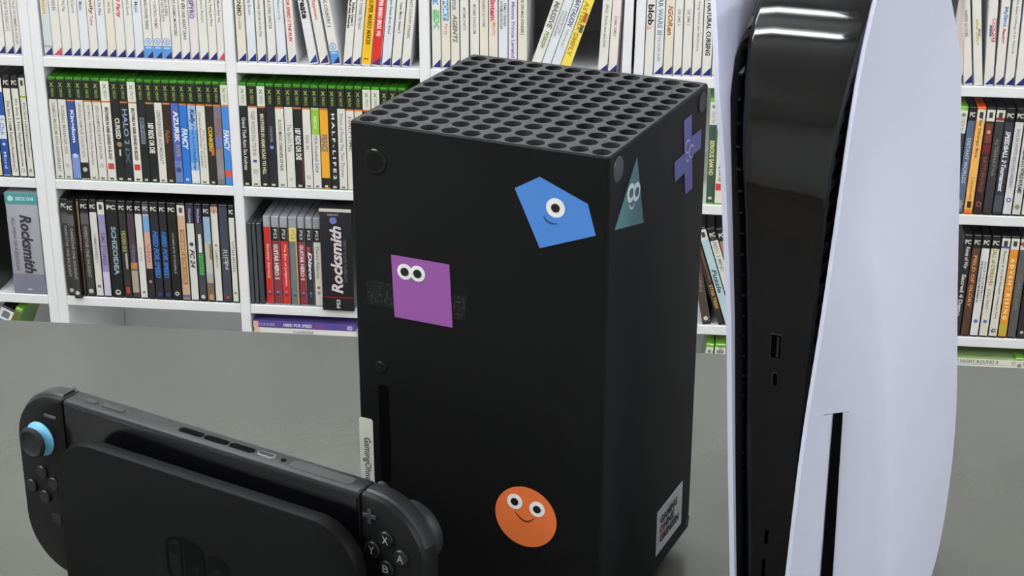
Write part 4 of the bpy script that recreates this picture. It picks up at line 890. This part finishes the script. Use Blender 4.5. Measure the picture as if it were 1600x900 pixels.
# dock: front plate, back shell, cradle floor, emblem
DC, DW, DZ = 0.0100, 0.1040, 0.1270
DB = mat((11, 11, 12), 0.5, 0.12, bump=0.05, bscale=1500, name='dock_plastic')
slab(DC-DW, DC+DW, 0.0, DZ, (0.006, 0.006, 0.028, 0.028), -0.0190, -0.0095, 0.0012, 12).build('front_plate', DB, dk, True)
slab(DC-DW, DC+DW, 0.0, DZ-0.020, (0.006, 0.006, 0.022, 0.022), TH+0.002, TH+0.020, 0.002, 10).build('back_shell', DB, dk, True)
MB().box(DC-DW+0.006, DC+DW-0.006, -0.0100, TH+0.0025, 0.0, ZB).build('cradle_floor', DB, dk)
EM = mat((6, 6, 7), 0.3, 0.06)
em = empty('emblem', (0, 0, 0)); em.parent = dk
DYF = -0.0190
e1 = hx(257.5, 842, DYF); e2 = hx(283, 850, DYF); e3 = hx(287, 849, DYF); e4 = hx(318.5, 862, DYF); e5 = hx(321, 866, DYF); e6 = hx(361, 880, DYF)
et = e1[1]+0.0040; ebm = et-0.030
outer = rrect(e1[0], e2[0], ebm, et, (0.0085, 0.0008, 0.0008, 0.0085), 8); inner = rrect(e1[0]+0.0016, e2[0]-0.0016, ebm+0.0016, et-0.0016, (0.007, 0.0005, 0.0005, 0.007), 8)
m_ = MB(); n = len(outer)
m_.add([(x, DYF-0.0003, z) for x, z in outer+inner], [(i, (i+1) % n, n+(i+1) % n, n+i) for i in range(n)])
m_.build('emblem_left', EM, em)
c = ((e1[0]+e2[0])/2, et-0.0085)
poly(em, 'emblem_dot', (13, 13, 14), disc_pts(c[0], c[1], 0.0026), DYF-0.0003, 0.3, 0.03)
m_ = MB(); r_ = rrect(e3[0], e4[0], ebm, et, (0.0008, 0.0085, 0.0085, 0.0008), 8); hc = disc_pts((e3[0]+e4[0])/2+0.0005, et-0.0165, 0.0026, 16)
m_.add([(x, DYF-0.0003, z) for x, z in r_], [tuple(range(len(r_)))])
m_.build('emblem_right', EM, em)
poly(em, 'emblem_dot', (12, 12, 13), hc, DYF-0.0005, 0.5, 0.12)
tw2 = text(em, 'emblem_numeral', '2', EM, (e5[0]+0.0008, DYF-0.0003, et-0.0035-0.0300), (1, 0, 0), (0, 0, 1), e6[0]-e5[0], 0.030, 0.05)

# ------------------------------------------------------------------ white console
PF = Frame(0.1391, 0.8305, -math.radians(28))
ps5 = tag(empty('winged_console', tuple(PF.o), PF.yaw), 'tall white console with curved side panels and glossy black spine', 'game console')
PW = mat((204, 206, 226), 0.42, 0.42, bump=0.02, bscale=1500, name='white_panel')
PG = mat((7, 7, 9), 0.05, 0.55, name='piano_black')
PM = mat((20, 20, 22), 0.5, 0.4, name='matt_black')
def interp(tab, z):
    tab = sorted(tab)
    if z <= tab[0][0]:
        (a, b), (c, d) = tab[0], tab[1]
    elif z >= tab[-1][0]:
        (a, b), (c, d) = tab[-2], tab[-1]
    else:
        for (a, b), (c, d) in zip(tab, tab[1:]):
            if a <= z <= c: break
    return b + (d-b)*(z-a)/(c-a)
def smooth_tab(tab, lo, hi, n=24, it=3):
    zs = [lo+(hi-lo)*i/n for i in range(n+1)]; v = [interp(tab, z) for z in zs]
    for _ in range(it): v = [v[0]] + [(v[i-1]+2*v[i]+v[i+1])/4 for i in range(1, n)] + [v[-1]]
    return list(zip(zs, v))
leadR = smooth_tab([(0.3923, .0329), (.3768, .0302), (.3612, .0277), (.2969, .0238), (.2633, .0217), (.2285, .0196), (.1924, .0164), (.1551, .0134), (.0775, .0103)], 0.0, 0.42)
leadL = smooth_tab([(.3831, -.0482), (.3517, -.0453), (.3194, -.0424), (.2998, -.0401), (.2178, -.0326), (.1449, -.0282), (.0678, -.0231)], 0.0, 0.42)
crease = smooth_tab([(.36, .0290), (.30, .0255), (.2879, .0262), (.2381, .0361), (.1719, .0466), (.0763, .0553), (.0, .058)], 0.0, 0.42)
rearX = smooth_tab([(.42, .0150), (.346, .0195), (.27, .0262), (.171, .0337), (.085, .0420), (.04, .0440), (.0, .0455)], 0.0, 0.42)
RY = 0.216
def bottom_z(y):
    """foot line of the side panels: low in the middle, sweeping up to the rounded rear corner"""
    if y < 0.13: return 0.012
    s = min(1.0, (y-0.13)/(RY-0.13)); return 0.012 + 0.098*(1-math.sqrt(max(0.0, 1-s*s)))
def top_z(y): return 0.412 - 0.10*max(0.0, (y-0.05)/(RY-0.05))**2
YS = [0.0, 0.0012, 0.003, 0.0055, 0.0100, 0.0137, 0.0156, 0.0215, 0.026, 0.030, 0.034, 0.040, 0.05, 0.065, 0.08, 0.10, 0.12, 0.14, 0.155, 0.17, 0.182, 0.192, 0.20, 0.206, 0.211, 0.2145, RY]
SLOT_Z = 0.1734
ROWS = sorted([i/46 for i in range(47)] + [(SLOT_Z-0.012)/0.4 - 0.0006, (SLOT_Z-0.012)/0.4 + 0.0006])
NZ = len(ROWS)-1
def right_x(y, z):
    e, c, r = interp(leadR, z), interp(crease, z), interp(rearX, z)
    if y <= 0.030:
        s = y/0.030; q = e + (c-e)*s
        return q
    s = (y-0.030)/(RY-0.030)
    return c + (r-c)*s + 0.0035*math.sin(PI*s)
def right_smooth(y, z):
    w = 0.004
    return sum(right_x(max(0, y+k*w/2), z)*g_ for k, g_ in ((-2, 1), (-1, 2), (0, 3), (1, 2), (2, 1)))/9 if y > 0.014 else right_x(y, z)
def sweep(z): return 0.055*max(0.0, (z-0.335)/0.08)**1.5
_l = [(.3194, -.0424), (.2998, -.0401), (.2178, -.0326), (.1449, -.0282), (.0678, -.0231)]
for px_, py_ in ((1113, 0), (1114, 25), (1115, 50), (1116, 75), (1117, 100)):
    q = PF.on_y(px_, py_, 0.0)
    for _ in range(12): q = PF.on_y(px_, py_, sweep(q[2]))
    _l.append((q[2], q[0]))
leadL = smooth_tab(_l, 0.0, 0.42, 40, 1)
def left_x(y, z):
    e = interp(leadL, z)
    s = y/RY
    return e - 0.010*math.sin(PI*min(1, s*1.1))*(0.6+0.8*(0.41-z)) + 0.012*s
def plate(name, fx, inner, slot=None):
    V, Fc = [], []
    nY = len(YS)
    for i in range(NZ+1):
        for y in YS:
            zb, zt = bottom_z(y), top_z(y)
            z = zb + (zt-zb)*ROWS[i]
            if not slot: y = y + sweep(z)*(1-y/RY)
            if slot and y in (0.0100, 0.0137) and z < SLOT_Z: V.append((fx(y, z)-0.0012, y+0.0014, z))   # recess of the disc slot
            else: V.append((fx(y, z), y, z))
    n0 = len(V)
    th = 0.0026
    for i in range(NZ+1):
        for k, y in enumerate(YS):
            x, yy, z = V[i*nY+k]
            dy = (0.0016 if slot else 0.0004) if k == 0 else 0.0
            tt = th*1.9 if slot and z < SLOT_Z and 0.005 < y < 0.015 else th
            if slot and y in (0.0100, 0.0137) and z < SLOT_Z: yy = y
            V.append((x+inner*(th if k == 0 else tt), yy+dy, z))
    for i in range(NZ):
        for k in range(nY-1):
            a = i*nY+k
            Fc.append((a, a+1, a+nY+1, a+nY)); Fc.append((n0+a, n0+a+nY, n0+a+nY+1, n0+a+1))
        Fc.append((i*nY, (i+1)*nY, n0+(i+1)*nY, n0+i*nY)); b = i*nY+nY-1
        Fc.append((b, n0+b, n0+b+nY, b+nY))
    for k in range(nY-1):
        Fc.append((k, n0+k, n0+k+1, k+1)); a = NZ*nY+k
        Fc.append((a, a+1, n0+a+1, n0+a))
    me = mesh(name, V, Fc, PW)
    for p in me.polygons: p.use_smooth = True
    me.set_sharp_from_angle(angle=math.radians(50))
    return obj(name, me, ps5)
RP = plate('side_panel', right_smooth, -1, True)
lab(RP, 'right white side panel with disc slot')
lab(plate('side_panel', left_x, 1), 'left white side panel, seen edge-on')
# disc slot: a black recess let into the bulge of the right panel, with a bevelled white surround
m_ = MB(); n_ = 20
for k in range(n_):
    za, zb = 0.014+(SLOT_Z-0.0146)*k/n_, 0.014+(SLOT_Z-0.0146)*(k+1)/n_
    m_.add([(right_smooth(y, z)-0.0012+0.0003, y+0.0014-0.0004, z) for y, z in ((0.0100, za), (0.0137, za), (0.0137, zb), (0.0100, zb))], [(0, 1, 2, 3)])
m_.build('disc_slot', mat((3, 3, 3), 0.8, 0.05), RP)
# glossy spine: flat front that rolls back at the top
bodyL = smooth_tab([(.42, -.0452), (.3724, -.0445), (.3453, -.0411), (.2839, -.032), (.2144, -.0269), (.0624, -.0193), (.0, -.017)], 0.0, 0.42, 40, 2)
bodyR = smooth_tab([(.42, .0166), (.3757, .0163), (.3516, .0152), (.3288, .0146), (.3043, .0135), (.2221, .0105), (.0695, .0051), (.0, .0035)], 0.0, 0.42, 40, 2)
ARC0, ARCR = 0.285, 0.118
prof = [(0.012, 0.014+(ARC0-0.014)*k/20) for k in range(21)]
prof += [(0.012+ARCR*(1-math.cos(a)), ARC0+ARCR*math.sin(a)) for a in [1.5*k/26 for k in range(1, 27)]]
V, Fc = [], []
SS = [(0, .0022), (.012, .0007), (.03, .0001), (.05, 0), (.2, 0), (.5, 0), (.8, 0), (.95, 0), (.97, .0001), (.988, .0007), (1, .0022)]
NC = len(SS)-1
for y, z in prof:
    a, b = interp(bodyL, z), interp(bodyR, z)
    for s, ed in SS: V.append((a+(b-a)*s, y+ed, z))
nP = len(prof)
for i in range(nP-1):
    for k in range(NC):
        a = i*(NC+1)+k; Fc.append((a, a+1, a+NC+2, a+NC+1))
# skirts so that the spine has depth
for side in (0, NC):
    base = len(V)
    for i, (y, z) in enumerate(prof):
        x = V[i*(NC+1)+side][0]; V.append((x, y+0.03, z-0.0 if z < ARC0 else z-0.012))
    for i in range(nP-1):
        Fc.append((i*(NC+1)+side, (i+1)*(NC+1)+side, base+i+1, base+i))
spn = obj('glossy_spine', mesh('glossy_spine', V, Fc, PG, True), ps5)
# matt core behind the spine
V, Fc = [], []
wl = []
for px_, py_ in ((1178, 1), (1160, 30), (1147, 60), (1141, 100), (1142, 200), (1145, 300), (1149, 500), (1150, 700), (1151, 900)):
    q = PF.on_x(px_, py_, -0.042)
    for _ in range(5): q = PF.on_x(px_, py_, interp(leadL, q[2])+0.0026)
    wl.append((q[2], q[1]))
wl = smooth_tab([(0.0, wl[-1][1])] + wl, 0.0, 0.42, 24, 1)
cp = [(y+0.024, z-(0.0 if z < ARC0 else 0.012)) for y, z in prof]
for y, z in cp:
    V += [(interp(leadL, z)+0.0022, max(0.004, interp(wl, z)), z), (interp(bodyL, z)-0.0008, y-0.018, z), (interp(bodyL, z)+0.0002, y-0.004, z), (interp(leadR, z)-0.004, y, z),
          (interp(leadR, z)-0.006, 0.20, min(z, 0.36)), (interp(leadL, z)+0.006, 0.20, min(z, 0.36))]
for i in range(nP-1):
    for k in range(6):
        a, b = i*6+k, i*6+(k+1) % 6
        Fc.append((a, b, b+6, a+6))
Fc.append((0, 1, 2, 3, 4, 5)); Fc.append(tuple((nP-1)*6+k for k in (5, 4, 3, 2, 1, 0)))
obj('core', mesh('core', V, Fc, PM), ps5)
# vent fins on both sides of the spine
fin_me = {}
for side in (-1, 1):
    for k in range(22):
        z = 0.125 + k*0.0113
        if z > 0.345: break
        y = 0.012
        if z > ARC0:
            a = math.asin(min(0.99, (z-ARC0)/ARCR)); y = 0.012+ARCR*(1-math.cos(a))
        if side < 0: x0, x1 = interp(bodyL, z)-0.0030, interp(bodyL, z)-0.0004
        else: x0, x1 = interp(bodyR, z)+0.0004, interp(leadR, z)-0.0032
        if x1-x0 < 0.0012: continue
        V = [(x0, y+(0.001 if side < 0 else 0.012), z), (x1, y+(0.001 if side < 0 else 0.007), z), (x1, y+0.030, z+0.008), (x0, y+0.030, z+0.008)]
        V += [(p[0], p[1], p[2]+0.0012) for p in V]
        obj('vent_fin', mesh('vent_fin', V, [(0, 3, 2, 1), (4, 5, 6, 7), (0, 1, 5, 4), (1, 2, 6, 5), (2, 3, 7, 6), (3, 0, 4, 7)], mat((26, 26, 28), 0.4)), ps5)
# ports and buttons on the spine
def spine_pt(px, py): return PF.on_y(px, py, 0.012)
a, b = spine_pt(1204, 524), spine_pt(1222, 558)
c = ((a[0]+b[0])/2, (a[2]+b[2])/2)
port = slab(c[0]-0.0032, c[0]+0.0032, c[1]-0.0070, c[1]+0.0070, 0.0005, 0.0114, 0.0125, 0.0002, 2).build('usb_port', mat((40, 40, 40), 0.3, 0.3), ps5)
slab(c[0]-0.0027, c[0]+0.0027, c[1]-0.0065, c[1]+0.0065, 0.0004, 0.0112, 0.0120, 0.0001, 2).build('port_opening', mat((2, 2, 2), 0.8, 0.03), port)
slab(c[0]+0.0004, c[0]+0.0018, c[1]-0.0058, c[1]+0.0058, 0.0003, 0.0110, 0.0118, 0.0001, 2).build('port_tongue', mat((30, 30, 31), 0.5, 0.2), port)
c = spine_pt(1211.5, 592.5); c = (c[0], c[2])
port = slab(c[0]-0.0019, c[0]+0.0019, c[1]-0.0043, c[1]+0.0043, 0.0017, 0.0114, 0.0125, 0.0002, 5).build('charging_port', mat((44, 44, 44), 0.3, 0.3), ps5)
slab(c[0]-0.0013, c[0]+0.0013, c[1]-0.0037, c[1]+0.0037, 0.0012, 0.0112, 0.0120, 0.0001, 5).build('port_opening', mat((2, 2, 2), 0.8, 0.03), port)
for p0, p1, nm in (((1198, 828), (1196, 849), 'eject_button'), ((1193.5, 874), (1192, 908), 'power_button')):
    a, b = spine_pt(*p0), spine_pt(*p1)
    slab(a[0]-0.0008, a[0]+0.0008, b[2], a[2], 0.0006, 0.0112, 0.0125, 0.0002, 3).build(nm, mat((1, 1, 1), 0.8, 0.03), ps5)
MB().cyl((0.005, 0.10, 0), 0.042, 0.0125, 'z', 40, 0.002).build('stand', PM, ps5, True)
